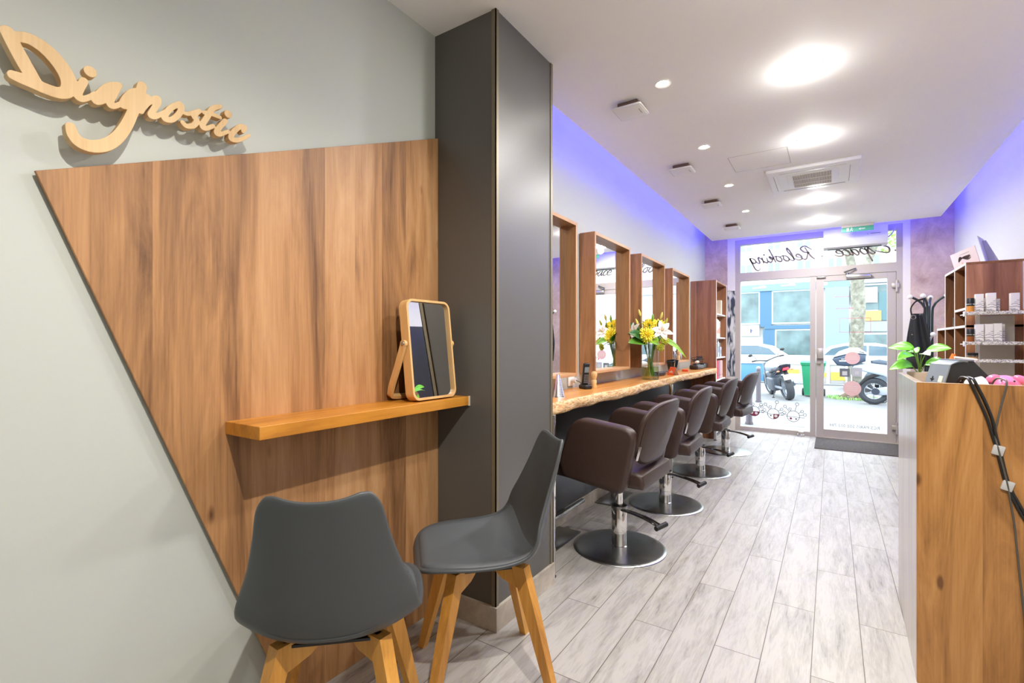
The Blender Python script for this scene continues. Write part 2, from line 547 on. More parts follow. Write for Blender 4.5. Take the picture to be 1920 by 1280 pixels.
stone_mat('asphalt', srgb(150, 150, 150), srgb(126, 126, 126), 2.0, 0.1)
stone_mat('pavement', srgb(134, 134, 134), srgb(116, 116, 117), 1.5, 0.1)
stone_mat('doormat', srgb(96, 88, 84), srgb(58, 52, 50), 60.0, 0.8)
stone_mat('baseboard_tile', srgb(206, 198, 184), srgb(160, 150, 136), 6.0, 0.05)

M_WALL = mat('wall_grey_green', srgb(190, 195, 189), 0.62)
M_WALL_SIDE = mat('wall_pale_grey', srgb(212, 214, 214), 0.6)
M_CEIL = mat('ceiling_white', srgb(246, 245, 243), 0.7)
M_PILLAR = mat('pillar_charcoal', srgb(92, 91, 88), 0.36, spec=0.6)
M_DADO = mat('dado_charcoal', srgb(62, 64, 66), 0.3)
M_BRASS = mat('bronze_trim', srgb(128, 118, 98), 0.4, metal=0.4)
M_GREYPLASTIC = mat('grey_plastic', srgb(70, 74, 77), 0.42)
M_GREYPAD = mat('grey_pad', srgb(80, 84, 88), 0.5)
M_LEATHER = mat('brown_leather', srgb(60, 43, 38), 0.42, bump=0.12, bscale=260)
M_CHROME = mat('chrome', (0.82, 0.82, 0.82, 1), 0.08, metal=1)
M_STEEL = mat('brushed_steel', (0.50, 0.51, 0.50, 1), 0.27, metal=1)
M_DARKSTEEL = mat('dark_steel', (0.25, 0.25, 0.25, 1), 0.3, metal=1)
M_SILVER = mat('silver', (0.72, 0.72, 0.72, 1), 0.25, metal=1)
M_BLACK = mat('black_plastic', srgb(24, 24, 25), 0.4)
M_BLACKSOFT = mat('black_rubber', srgb(30, 29, 29), 0.6)
M_WHITE = mat('white_plastic', srgb(238, 238, 236), 0.4)
M_WHITEPAPER = mat('white_paper', srgb(236, 234, 228), 0.7)
M_ALU = mat('aluminium_taupe', srgb(186, 177, 170), 0.55, metal=0.0, spec=.35)
M_PLASTER = mat('white_plaster', srgb(232, 228, 222), 0.8)
M_MIRROR = mat('mirror_silver', (0.93, 0.94, 0.94, 1), 0.0, metal=1)
M_EDGE = mat('white_edge', srgb(226, 222, 218), 0.5)
glass_mat('window_glass', (0.97, 0.985, 0.98, 1))
glass_mat('vase_glass', (0.93, 0.97, 0.96, 1), fres=2.2)
glass_mat('water', (0.80, 0.86, 0.62, 1), fres=1.2)
M_ORANGE = mat('orange_card', srgb(236, 96, 40), 0.55)
# ---------------------------------------------------------------- the setting
XL, XR, YF, YB, ZC, ZS = -1.51, 1.16, 7.35, -4.4, 2.595, 2.83
struct('floor', MB().box(XL - .1, XR + .1, YB - .1, YF + .12, -0.12, 0), MATS['floor'])
struct('wall_left', MB().box(XL - .12, XL, YB - .1, YF + .1, 0, ZS), M_WALL)
struct('wall_right', MB().box(XR, XR + .12, YB - .1, YF + .1, 0, ZS), M_WALL_SIDE)
struct('wall_back', MB().box(XL, XR, YB - .12, YB, 0, ZS), M_PLASTER)
# suspended ceiling with an open cove along both long sides and the shop front
c = MB()
c.box(XL, XR, YB, 2.15, ZC, ZC + .07)
c.box(-1.366, 1.005, 2.15, 7.06, ZC, ZC + .07)
struct('ceiling', c, M_CEIL)
struct('ceiling_slab', MB().box(XL - .1, XR + .1, YB - .1, YF + .2, ZS, ZS + .15), M_CEIL)
# closes the cove where the low ceiling begins
struct('ceiling_return', MB().box(XL, -1.366, 2.13, 2.15, ZC + .07, ZS).box(1.005, XR, 2.13, 2.15, ZC + .07, ZS), M_CEIL)
# access hatch seam in the ceiling
h = MB()
for a in ((-.656, -.652, 3.96, 4.33), (-.266, -.262, 3.96, 4.33), (-.656, -.262, 3.96, 3.964), (-.656, -.262, 4.326, 4.33)):
    h.box(a[0], a[1], a[2], a[3], ZC - .0012, ZC + .002)
struct('trim_1', h, mat('seam_grey', srgb(196, 193, 190), 0.7))

# charcoal pillar with bronze corner beads
pl = MB().box(XL, -1.172, 1.66, 2.146, 0, ZC)
struct('pillar', pl, M_PILLAR)
t = MB().box(-1.19, -1.167, 1.655, 1.659, .1, ZC).box(-1.1715, -1.167, 1.655, 1.676, .1, ZC)
t.box(-1.1715, -1.168, 2.13, 2.15, .1, ZC)
struct('trim_2', t, M_BRASS)
# skirting of pillar and walls
struct('baseboard_pillar', MB().box(XL, -1.158, 1.647, 1.66, 0, .1).box(-1.172, -1.158, 1.66, 2.155, 0, .1), MATS['baseboard_tile'])
struct('baseboard_left', MB().box(XL, XL + .014, 2.15, YF, 0, .09), MATS['baseboard_tile'])
struct('baseboard_right', MB().box(XR - .014, XR, 2.9, YF, 0, .09), MATS['baseboard_tile'])
struct('trim_3', MB().box(XL, XL + .008, 2.15, 6.46, .09, .84), M_DADO)

# shop front: stone piers, plaster reveals, aluminium frame
struct('wall_front', MB().box(XL, -1.215, YF - .02, YF + .35, 0, ZS).box(.775, XR, YF - .02, YF + .35, 0, ZS), MATS['rough_stone'])
struct('trim_4', MB().box(-1.215, -1.12, YF - .01, YF + .3, 0, ZS).box(.705, .775, YF - .01, YF + .3, 0, ZS), M_PLASTER)
struct('wall_upper_front', MB().box(-1.12, .705, YF - .01, YF + .3, 2.62, ZS), M_PLASTER)
G = MATS['window_glass']
w1 = struct('window_1', MB().box(-1.12, -1.054, YF, YF + .07, 0, 2.62).box(-.232, -.17, YF, YF + .07, 0, 2.06).box(.645, .705, YF, YF + .07, 0, 2.62)
            .box(-1.054, .645, YF, YF + .07, 2.055, 2.166).box(-1.054, .645, YF, YF + .07, 2.55, 2.62).box(-1.054, -.232, YF, YF + .07, 0, .055), M_ALU)
def pane(name, x0, x1, z0, z1, parent):
    m = MB(); m.add([(x0, YF + .035, z0), (x1, YF + .035, z0), (x1, YF + .035, z1), (x0, YF + .035, z1)], [(0, 1, 2, 3)])
    return m.build(name, G, parent, smooth=False)
pane('shop_window_pane', -1.054, -.232, .055, 2.055, w1)
pane('transom_pane', -1.054, .645, 2.166, 2.55, w1)
d = MB()
d.box(-.165, -.083, YF + .005, YF + .055, .012, 2.05, .003).box(.56, .643, YF + .005, YF + .055, .012, 2.05, .003)
d.box(-.083, .56, YF + .005, YF + .055, 1.985, 2.05).box(-.083, .56, YF + .005, YF + .055, .012, .105)
d1 = struct('door_1', d, M_ALU)
pane('door_pane', -.083, .56, .105, 1.985, d1)
M_HARD = mat('hardware_grey', srgb(198, 192, 186), 0.35, metal=0.5)
MB().box(-.155, -.085, YF - .035, YF + .005, 1.005, 1.135, .006).build('door_handle', M_HARD, d1)
MB().cyl((-.135, YF - .012, .955), (-.135, YF + .006, .955), .022).box(-.141, -.129, YF - .018, YF - .01, .945, .968).build('lock_cylinder', M_HARD, d1)
MB().box(.15, .40, YF - .05, YF + .004, 2.0, 2.045, .008).build('door_closer', M_SILVER, d1)
MB().tube([(.17, YF - .03, 2.05), (.13, YF - .06, 2.075), (.25, YF - .02, 2.12)], .009).cyl((.165, YF - .03, 2.04), (.165, YF - .03, 2.07), .018).build('closer_arm', M_DARKSTEEL, d1)
for z in (.165, 1.86):
    MB().box(.60, .672, YF - .022, YF + .004, z, z + .055, .006).cyl((.648, YF - .012, z - .05), (.648, YF - .012, z + .09), .012).build('hinge', M_HARD, d1)
MB().box(-.16, -.06, YF - .02, YF + .004, 2.028, 2.046, .004).build('latch_plate', M_SILVER, d1)
struct('trim_5', MB().box(-.17, .66, YF - .03, YF + .06, 0, .012), M_ALU)
ds = E('door_stop', 'small square steel door stop at the foot of the shop window frame', 'door stop', loc=(-.33, 7.29, 0), world=True)
MB().box(-.37, -.29, 7.262, 7.335, 0, .028, .004).build('stop_base', M_SILVER, ds)
MB().box(-.36, -.30, 7.28, 7.33, .028, .06, .006).build('stop_block', M_HARD, ds)

dm = MB().box(-.165, .66, 6.52, 7.28, 0, .008, .002)
tag(dm.build('door_mat', MATS['doormat']), 'dark grey entrance mat lying in front of the glass door', 'mat')

# blue LED line hidden on the edge of the suspended ceiling
LED = emit_mat('blue_led', (0.045, 0.042, 1.0, 1), LED_STRENGTH)
LEDF = emit_mat('blue_led_front', (0.045, 0.042, 1.0, 1), LED_STRENGTH * .35)
tag(MB().box(-1.362, -1.352, 2.2, 6.75, ZC + .0705, ZC + .083).build('led_strip', LED), 'blue LED strip along the ceiling edge above the framed mirrors', 'led strip', 'blue cove lights')
tag(MB().box(.991, 1.001, 2.2, 6.75, ZC + .0705, ZC + .083).build('led_strip', LED), 'blue LED strip along the ceiling edge above the shelving wall', 'led strip', 'blue cove lights')
tag(MB().box(-1.2, .8, 7.046, 7.056, ZC + .0705, ZC + .083).build('led_strip', LEDF), 'blue LED strip along the ceiling edge above the shop window', 'led strip', 'blue cove lights')

# ---------------------------------------------------------------- ceiling fittings
def lamp(root, kind, loc, power, color, size, angle=None, blend=0.4):
    ld = bpy.data.lights.new(root.name + '_light', kind)
    ld.energy = power; ld.color = color
    if kind == 'SPOT':
        ld.spot_size = R(angle); ld.spot_blend = blend; ld.shadow_soft_size = size
    elif kind == 'POINT':
        ld.shadow_soft_size = size
    else:
        ld.shape = 'DISK'; ld.size = size
    lo = bpy.data.objects.new('light_source', ld); link(lo)
    lo.location = loc; lo.parent = root
    ALL_CHILDREN.setdefault(root, []).append(lo)
    return lo
E_SMALL = emit_mat('spot_lens', (1, .95, .85, 1), 40)
E_BIG = emit_mat('panel_lens', (1, .98, .96, 1), 30)
M_RIM = mat('lamp_rim', srgb(236, 234, 230), 0.4)
def small_spot(x, y, label, power=SPOT_POWER, col=WARM, angle=115):
    t = E('spotlight', label, 'spotlight', 'small round ceiling spots', (x, y, ZC))
    MB().lathe([(.030, -.001), (.041, -.001), (.043, -.004), (.041, -.006), (.030, -.003)], seg=28, cap=False).build('rim', M_RIM, t)
    MB().lathe([(0, -.002), (.030, -.002)], seg=28, cap=False).build('lens', E_SMALL, t)
    lamp(t, 'SPOT', (0, 0, -.012), power, col, .022, angle, 0.5)
    return t
def big_light(x, y, label, power=PANEL_POWER, col=NEUTRAL):
    t = E('downlight', label, 'downlight', 'large round ceiling lights', (x, y, ZC))
    MB().lathe([(.0785, -.001), (.084, -.001), (.0855, -.0025), (.083, -.004), (.0785, -.003)], seg=40, cap=False).build('rim', M_RIM, t)
    MB().lathe([(0, -.010), (.04, -.009), (.066, -.006), (.079, -.002)], seg=40, cap=False).build('diffuser', E_BIG, t)
    lamp(t, 'AREA', (0, 0, -.014), power, col, .15)
    lamp(t, 'POINT', (0, 0, -.065), CEIL_FILL * power / PANEL_POWER, col, .045)  # added fill floating under the lens, lifts the ceiling; not part of the fitting
    return t
nth = ['nearest the pillar', 'second from the pillar', 'third from the pillar', 'nearest the shop window']
for i, y in enumerate((2.63, 3.64, 4.645, 5.65)):
    small_spot(-.757, y, 'small bright round spot sunk in the white ceiling, %s' % nth[i])
small_spot(-.757, 1.63, 'small round ceiling spot beside the pillar, out of frame', NEAR_POWER * .12)
small_spot(.1, .32, 'small round ceiling spot above the grey chairs, out of frame', NEAR_POWER, WARM, 152)
big = ['large glowing round light nearest in the white ceiling', 'large glowing round light just before the ceiling air conditioner', 'large glowing round light just beyond the ceiling air conditioner', 'large glowing round light closest to the exit sign']
for i, y in enumerate((2.873, 3.888, 5.56, 6.555)):
    big_light(-.117, y, big[i])

big_light(-.117, 1.86, 'unseen round ceiling light added beside the pillar to brighten the near ceiling', PANEL_POWER * .8)  # lamp row carried on out of view, added to brighten the near ceiling

def ceiling_speaker(y, label):
    t = E('ceiling_speaker', label, 'speaker', 'square white ceiling speakers', (-.985, y, ZC), world=True)
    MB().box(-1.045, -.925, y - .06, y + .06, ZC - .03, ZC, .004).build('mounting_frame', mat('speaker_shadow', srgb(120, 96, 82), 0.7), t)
    MB().box(-1.07, -.90, y - .085, y + .085, ZC - .045, ZC - .03, .012, 3).build('cover', M_WHITE, t)
    MB().box(-.93, -.925, y - .03, y + .03, ZC - .0462, ZC - .044).build('badge', mat('badge_grey', srgb(180, 178, 176), .4), t)
spk = ['closest to the pillar', 'second from the pillar', 'third from the pillar', 'closest to the shop window']
for i, y in enumerate((2.77, 3.95, 5.09, 6.24)):
    ceiling_speaker(y, 'square white flat speaker under the ceiling, %s' % spk[i])

# cassette air conditioner
ac = E('air_conditioner', 'white ceiling cassette air conditioner with brown slatted grille', 'air conditioner', loc=(-.13, 4.75, ZC), world=True)
MB().box(-.45, .19, 4.42, 5.07, ZC - .03, ZC, .012, 3).build('casing', M_WHITE, ac)
MB().box(-.31, .05, 4.56, 4.95, ZC - .034, ZC - .028, .004).build('grille_plate', M_WHITE, ac)
MB().box(-.27, .0, 4.58, 4.92, ZC - .0345, ZC - .033).build('grille_back', mat('grille_brown', srgb(104, 84, 66), .7), ac)
g = MB()
for i in range(28):
    x = -.27 + .27 * (i + .5) / 28
    g.box(x - .0027, x + .0027, 4.58, 4.92, ZC - .039, ZC - .0345)
for y in (4.70, 4.82): g.box(-.27, 0, y - .004, y + .004, ZC - .0395, ZC - .036)
g.build('grille_slats', mat('slat_cream', srgb(226, 218, 206), .5), ac)
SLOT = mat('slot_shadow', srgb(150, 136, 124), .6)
for nm, a in (('louvre', (-.36, .10, 4.475, 4.505)), ('louvre', (-.36, .10, 4.985, 5.015)), ('louvre', (-.405, -.375, 4.52, 4.97)), ('louvre', (.115, .145, 4.52, 4.97))):
    l_ = MB().box(a[0], a[1], a[2], a[3], ZC - .0325, ZC - .029, .002).build(nm, M_WHITE, ac)
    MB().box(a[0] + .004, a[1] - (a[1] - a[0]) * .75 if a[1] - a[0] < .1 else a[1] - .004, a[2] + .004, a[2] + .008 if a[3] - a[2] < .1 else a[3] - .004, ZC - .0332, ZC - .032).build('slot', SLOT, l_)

# emergency exit sign and warm air curtain over the door
ex = E('exit_sign', 'green and white emergency exit light hanging under the ceiling edge', 'exit sign', loc=(.26, 7.0, ZC), world=True)
MB().box(.10, .41, 6.975, 7.035, ZC - .03, ZC, .004).build('housing', mat('exit_housing', srgb(222, 214, 204), .4), ex)
GREEN = mat('exit_green', srgb(80, 164, 142), .4, emit=srgb(80, 164, 142), estr=.15)
ep = MB().box(.10, .41, 6.99, 7.0, ZC - .085, ZC - .03, .002).build('sign_plate', GREEN, ex)
ms = MB()
fr = lambda u, v, w: Vector((u, 6.989 - w, v))
zc_ = ZC - .057
stroke(ms, [(.325, zc_), (.285, zc_)], .010, .010, fr, 0, .001)
ms.prism([(.285, zc_ + .015), (.265, zc_), (.285, zc_ - .015)], fr, 0, .001)
disc(ms, .198, zc_ + .017, .006, fr, 0, .001)
stroke(ms, [(.198, zc_ + .008), (.192, zc_ - .004), (.180, zc_ - .018)], .008, .005, fr, 0, .001)
stroke(ms, [(.193, zc_ - .004), (.206, zc_ - .012), (.206, zc_ - .02)], .006, .005, fr, 0, .001)
stroke(ms, [(.212, zc_ + .002), (.198, zc_ + .008), (.184, zc_ + .002)], .005, .004, fr, 0, .001)
ms.box(.15, .172, 6.9885, 6.9895, zc_ - .02, zc_ + .02)
ms.build('pictogram', mat('exit_white', srgb(245, 250, 246), .4), ex)

ah = E('air_curtain', 'long pale grey warm air curtain mounted above the door', 'air curtain', loc=(.23, 7.27, 2.36), world=True)
prof = [(7.19, 2.60), (7.19, 2.42), (7.205, 2.385), (7.24, 2.37), (7.34, 2.37), (7.34, 2.60)]
MB().prism(prof, lambda u, v, w: Vector((w, u, v)), -.085, .555, .006).build('housing', mat('air_curtain_grey', srgb(222, 222, 226), .4), ah)
MB().box(-.04, .5, 7.25, 7.32, 2.364, 2.372).build('outlet_grille', M_BLACK, ah)
MB().box(.39, .485, 7.188, 7.1905, 2.505, 2.511).ball((.362, 7.1895, 2.504), .0045).build('badge_line', mat('mark_grey', srgb(120, 118, 140), .5), ah)
MB().tube([(.55, 7.3, 2.45), (.60, 7.3, 2.5), (.64, 7.3, 2.58)], .008).build('power_cable', M_HARD, ah)
SIGN = [
 ([(0.2737, 1.8576), (0.2852, 1.8319), (0.3002, 1.8012), (0.3176, 1.7683)], [0.03, 0.031, 0.032, 0.03]),
 ([(0.286, 1.854), (0.3072, 1.8601), (0.3308, 1.8528), (0.3515, 1.8354), (0.3667, 1.8136), (0.3734, 1.7932), (0.3697, 1.7738), (0.3566, 1.7641), (0.3349, 1.7634), (0.3142, 1.7668), (0.2947, 1.7688), (0.2825, 1.77)], [0.024, 0.03, 0.034, 0.036, 0.036, 0.036, 0.032, 0.03, 0.03, 0.03, 0.028, 0.024]),
 ([(0.3994, 1.8102), (0.3917, 1.7874), (0.3885, 1.7704), (0.3962, 1.7666), (0.4101, 1.7775), (0.42, 1.7901)], [0.026, 0.025, 0.024, 0.021, 0.018, 0.015]),
 ([(0.4646, 1.8296), (0.4471, 1.8201), (0.431, 1.799), (0.42, 1.7762), (0.425, 1.7724), (0.4392, 1.7855), (0.4558, 1.814)], [0.022, 0.022, 0.022, 0.022, 0.022, 0.022, 0.022]),
 ([(0.4656, 1.83), (0.4558, 1.8041), (0.4481, 1.7807), (0.4523, 1.7734), (0.4646, 1.781), (0.4763, 1.7937)], [0.023, 0.024, 0.024, 0.021, 0.018, 0.016]),
 ([(0.5095, 1.8352), (0.4916, 1.8239), (0.4771, 1.7992), (0.4735, 1.7837), (0.4828, 1.7876), (0.4983, 1.8103), (0.511, 1.8367)], [0.022, 0.022, 0.022, 0.022, 0.022, 0.022, 0.022]),
 ([(0.514, 1.8497), (0.5072, 1.8163), (0.496, 1.7797), (0.4814, 1.7374), (0.4642, 1.7027), (0.4419, 1.6769), (0.4157, 1.6638), (0.393, 1.6652), (0.3803, 1.6779), (0.3759, 1.6951)], [0.024, 0.025, 0.026, 0.028, 0.03, 0.032, 0.032, 0.03, 0.026, 0.022]),
 ([(0.5262, 1.8266), (0.5201, 1.8082), (0.511, 1.7847)], [0.022, 0.023, 0.022]),
 ([(0.5163, 1.794), (0.5301, 1.816), (0.5466, 1.832), (0.5489, 1.8224), (0.5379, 1.7973), (0.5324, 1.7824), (0.5418, 1.7824), (0.5561, 1.7953), (0.567, 1.8066)], [0.018, 0.019, 0.022, 0.022, 0.022, 0.022, 0.019, 0.017, 0.015]),
 ([(0.599, 1.8383), (0.5806, 1.8228), (0.565, 1.7965), (0.5642, 1.7855), (0.5806, 1.7899), (0.5973, 1.8116), (0.6033, 1.8329), (0.599, 1.8383)], [0.022, 0.022, 0.022, 0.022, 0.022, 0.022, 0.022, 0.022]),
 ([(0.6016, 1.8227), (0.6153, 1.8186), (0.635, 1.8303), (0.6471, 1.839)], [0.014, 0.015, 0.018, 0.018]),
 ([(0.6471, 1.839), (0.6337, 1.821), (0.6408, 1.8102), (0.6319, 1.7932), (0.6153, 1.786), (0.6058, 1.792)], [0.018, 0.022, 0.023, 0.022, 0.02, 0.018]),
 ([(0.7021, 1.8741), (0.6807, 1.8584), (0.6667, 1.829), (0.6544, 1.802), (0.6635, 1.7971), (0.6831, 1.8113)], [0.018, 0.022, 0.023, 0.023, 0.02, 0.017]),
 ([(0.6589, 1.8398), (0.6784, 1.8435), (0.7012, 1.8423)], [0.017, 0.018, 0.016]),
 ([(0.7158, 1.8378), (0.7002, 1.8141), (0.6916, 1.7958), (0.7012, 1.7942), (0.7241, 1.8112)], [0.022, 0.022, 0.022, 0.019, 0.015]),
 ([(0.7663, 1.8265), (0.7725, 1.841), (0.757, 1.8367), (0.7376, 1.8125), (0.7316, 1.7933), (0.7467, 1.7934), (0.7663, 1.8055), (0.7842, 1.8213)], [0.018, 0.02, 0.021, 0.023, 0.023, 0.021, 0.018, 0.014]),
]
SIGN_DOTS = [(0.4111, 1.8376, 0.0155), (0.7236, 1.8608, 0.0135)]
SIGN_PINS = ((.300, 1.86), (.36, 1.72))
# ---------------------------------------------------------------- consultation corner
wallf = lambda u, v, w: Vector((w, u, v))
sg = MB()
for k, (pts, w) in enumerate(SIGN):
    solid_stroke(sg, pts, [x * (.84 if k < 2 else .90 if k == 6 else .66) for x in w], wallf, -1.48, -1.455)
for y, z, r in SIGN_DOTS:
    disc(sg, y, z, r * .82, wallf, -1.48, -1.455, 22)
tag(sg.build('wall_sign', MATS['pine_sign'], smooth=True, angle=40, mods=[fuse(.0009)]), 'pale wooden cut-out script lettering reading Diagnostic on the grey wall', 'sign')

pn = MB().prism([(.3239, 1.586), (1.66, 2.128), (1.66, .0), (.942, .0)], wallf, -1.5, -1.491, .0012, 1)
pnl = E('wood_panel', 'large slanted walnut panel fixed to the grey wall behind the shelf', 'panel', loc=(-1.5, 1.2, 0), world=True)
pn.build('board', MATS['walnut_panel'], pnl, smooth=False)
MB().prism([(.350, 1.555), (1.655, 2.085), (1.655, .01), (.962, .01)], wallf, -1.511, -1.5).build('backing_frame', mat('panel_backing', srgb(96, 94, 78), .7), pnl, smooth=False)

shf = E('wall_shelf', 'thick honey oak shelf on the walnut panel carrying the small mirror', 'shelf', loc=(-1.49, 1.2, .93), world=True)
MB().box(-1.491, -1.31, .734, 1.658, .932, .97, .0015, 1).build('board', MATS['oak_shelf'], shf)
MB().box(-1.312, -1.306, 1.652, 1.659, .93, .972).build('end_trim', mat('end_trim_white', srgb(226, 214, 190), .5), shf)

def table_mirror():
    W, H, D_ = .248, .402, .042
    t = E('table_mirror', 'small rounded wooden table mirror tilted back on the oak shelf', 'mirror', loc=(-1.333, 1.478, .9720), rz=R(-1.5))
    # local: x = -thickness (away from the viewer), y along the shelf, z up; leaning back
    M = Matrix.Translation((-.004, 0, .004)) @ Matrix.Rotation(R(-6.4), 4, 'Y')
    def rr(w, h, r, n=8):
        o = []
        for cx, cy, a0 in ((w / 2 - r, h - r, 0), (-w / 2 + r, h - r, 90), (-w / 2 + r, r, 180), (w / 2 - r, r, 270)):
            for k in range(n + 1):
                a = R(a0 + 90 * k / n); o.append((cx + r * math.cos(a), cy + r * math.sin(a)))
        return o
    o = rr(W, H, .034); i = [(a, b + .009) for a, b in rr(W - .018, H - .018, .027)]
    n = len(o); vs = []; fs = []
    for ring_, x in ((o, 0), (o, -D_), (i, -D_), (i, 0)):
        vs += [Vector((x, a, b)) for a, b in ring_]
    for k in range(4):
        for q in range(n):
            fs.append((k * n + q, k * n + (q + 1) % n, ((k + 1) % 4) * n + (q + 1) % n, ((k + 1) % 4) * n + q))
    m = MB(); m.add(vs, fs, M); m.build('frame', MATS['ash_light'], t)
    ii = [(a, b + .0085) for a, b in rr(W - .017, H - .017, .0275)]
    m = MB(); m.add([Vector((-.012, a, b)) for a, b in ii], [tuple(range(n))], M); m.build('mirror_glass', M_MIRROR, t, smooth=False)
    m = MB(); m.add([Vector((-.016, a, b)) for a, b in ii] , [tuple(range(n))], M)
    m.build('back_plate', M_BLACKSOFT, t, smooth=False)
    # U-shaped stand hinged at mid height
    pv = M @ Vector((-.02, 0, .225))
    foot = Vector((-.135, 0, .006))
    half = W / 2 + .010
    path = []
    side = (foot - pv)
    for sgn in (-1, 1):
        pass
    pts = [(pv.x, -half, pv.z)]
    q = pv.lerp(foot, .86); pts += [(pv.lerp(foot, .4).x, -half, pv.lerp(foot, .4).z), (q.x, -half, q.z)]
    pts += [(foot.x, -half + .035, foot.z + .008), (foot.x, half - .035, foot.z + .008), (q.x, half, q.z), (pv.lerp(foot, .4).x, half, pv.lerp(foot, .4).z), (pv.x, half, pv.z)]
    P = catmull(pts, 6)
    m = MB()
    dn = side.normalized(); up = Vector((-dn.z, 0, dn.x))
    # rectangular bar swept along the U: wide in the plane of the leg, thin across
    ring_pts = []
    for k, p in enumerate(P):
        d = (P[min(k + 1, len(P) - 1)] - P[max(k - 1, 0)]).normalized()
        nrm = up.cross(d).normalized()
        ring_pts.append([p + up * .013 + nrm * .006, p + up * .013 - nrm * .006, p - up * .013 - nrm * .006, p - up * .013 + nrm * .006])
    vs = [v for r_ in ring_pts for v in r_]; fs = []
    for k in range(len(P) - 1):
        for e in range(4):
            fs.append((k * 4 + e, k * 4 + (e + 1) % 4, k * 4 + 4 + (e + 1) % 4, k * 4 + 4 + e))
    fs += [(0, 1, 2, 3), tuple(range(len(vs) - 4, len(vs)))]
    m.add(vs, fs)
    for s_ in (-1, 1): m.cyl((pv.x, s_ * (half - .007), pv.z), (pv.x, s_ * (half + .0065), pv.z), .0145, seg=20)
    m.build('stand', MATS['ash_light'], t)
    for s_ in (-1, 1):
        MB().ball((pv.x, s_ * (half + .0055), pv.z), (.0095, .005, .0095)).build('hinge_bolt', M_STEEL, t)
    # thin dark inlay line round the frame
    return t
table_mirror()

# grey shell chairs on splayed oak legs
def shell_chair(label, loc, rz):
    t = E('dining_chair', label, 'chair', 'grey shell chairs at the oak shelf', loc, rz)
    # profile front lip -> seat -> back top; (t, y, z, halfwidth, side rise, wrap forward)
    K = [(0.00, .240, .430, .085, .004, .0), (.04, .232, .447, .150, .006, .0), (.10, .205, .457, .198, .010, .0), (.20, .135, .458, .230, .018, .0), (.32, .04, .450, .244, .028, .0), (.44, -.06, .441, .246, .044, .0),
         (.54, -.140, .441, .243, .066, .010), (.62, -.192, .466, .236, .082, .030), (.70, -.226, .528, .220, .066, .052), (.80, -.254, .626, .192, .034, .050), (.90, -.282, .734, .164, .020, .036), (.965, -.302, .812, .146, .014, .026), (1.0, -.312, .842, .122, .012, .022)]
    def prof(s):
        for a, b in zip(K, K[1:]):
            if s <= b[0]:
                u = (s - a[0]) / (b[0] - a[0])
                break
        i = K.index(a)
        p0 = K[max(i - 1, 0)]; p3 = K[min(i + 2, len(K) - 1)]
        out = []
        for k in range(1, 6):
            m1 = (b[k] - p0[k]) / max(1e-6, b[0] - p0[0]) * (b[0] - a[0]); m2 = (p3[k] - a[k]) / max(1e-6, p3[0] - a[0]) * (b[0] - a[0])
            h = u * u * (3 - 2 * u)
            out.append((2 * u ** 3 - 3 * u * u + 1) * a[k] + (u ** 3 - 2 * u * u + u) * m1 + (-2 * u ** 3 + 3 * u * u) * b[k] + (u ** 3 - u * u) * m2)
        return out
    def surf(s, v, inset=0.0, lift=0.0):
        y, z, w, rise, wrap = prof(s)
        q = 2 * v - 1
        w -= inset
        e = abs(q) ** 2.6
        zz = z + rise * e
        if s > .9: zz += (s - .9) * 10 * (.016 * q * q - .012 * max(0, abs(q) - .8) * 5)
        return Vector((w * q, y + wrap * e, zz + lift))
    MB().grid(48, 25, lambda a, b: surf(a, b)).build('seat_shell', M_GREYPLASTIC, t, mods=[solidify(.013, -1), subsurf(1)], angle=80)
    # upholstered pad lying in the shell
    def padf(a, b):
        s = .035 + .60 * a
        q = 2 * b - 1
        edge = min(1, (1 - abs(q)) * 9) * min(1, a * 14) * min(1, (1 - a) * 10)
        p = surf(s, b, .020, 0)
        p.z += .006 + .014 * math.sqrt(max(0, edge))
        return p
    MB().grid(30, 25, padf).build('seat_pad', M_GREYPAD, t, mods=[solidify(.008, 1)], angle=80)
    # oak legs and crossing stretchers
    tops = {}
    for sx, sy in ((-1, 1), (1, 1), (-1, -1), (1, -1)):
        a = Vector((sx * .125, sy * .115 - .01, .437)); b = Vector((sx * .222, sy * .218 - .01, 0))
        m = MB()
        d = Vector((sx, sy, 0)).normalized(); e = Vector((-d.y, d.x, 0))
        vs = []
        for p, h1, h2 in ((b, .015, .014), (a.lerp(b, .30), .024, .019), (a, .026, .020)):
            vs += [p + d * h1 + e * h2, p - d * h1 + e * h2, p - d * h1 - e * h2, p + d * h1 - e * h2]
        fs = [(0, 1, 2, 3), (8, 9, 10, 11)]
        for k in (0, 4):
            fs += [(k + i, k + (i + 1) % 4, k + 4 + (i + 1) % 4, k + 4 + i) for i in range(4)]
        m.add(vs, fs)
        m.build('leg', MATS['oak_leg'], t, smooth=False)
        tops[(sx, sy)] = a
    for k, (pa, pb) in enumerate((((-1, 1), (1, -1)), ((1, 1), (-1, -1)))):
        A, B = tops[pa], tops[pb]
        d = (B - A).normalized(); e = Vector((-d.y, d.x, 0)); L_ = (B - A).length
        fr = lambda u, v, w: A + d * u + e * w + Vector((0, 0, v - .425))
        poly = [(0, .425), (L_, .425), (L_, .345), (L_ * .78, .362), (L_ * .62, .395), (L_ * .38, .395), (L_ * .22, .362), (0, .345)]
        MB().prism(poly, fr, -.011, .011, .002, 1).build('stretcher', MATS['oak_leg'], t, smooth=False)
    MB().box(-.12, .12, -.13, .11, .423, .430).build('mounting_plate', M_BLACK, t)
    t.scale = (.955, .955, 1.0)
    return t
shell_chair('grey shell chair with oak legs seen from behind, tucked toward the wall shelf', (-1.163, .884, 0), R(43))
shell_chair('grey shell chair with oak legs seen from its side, beside the charcoal pillar', (-1.064, 1.412, 0), R(136))

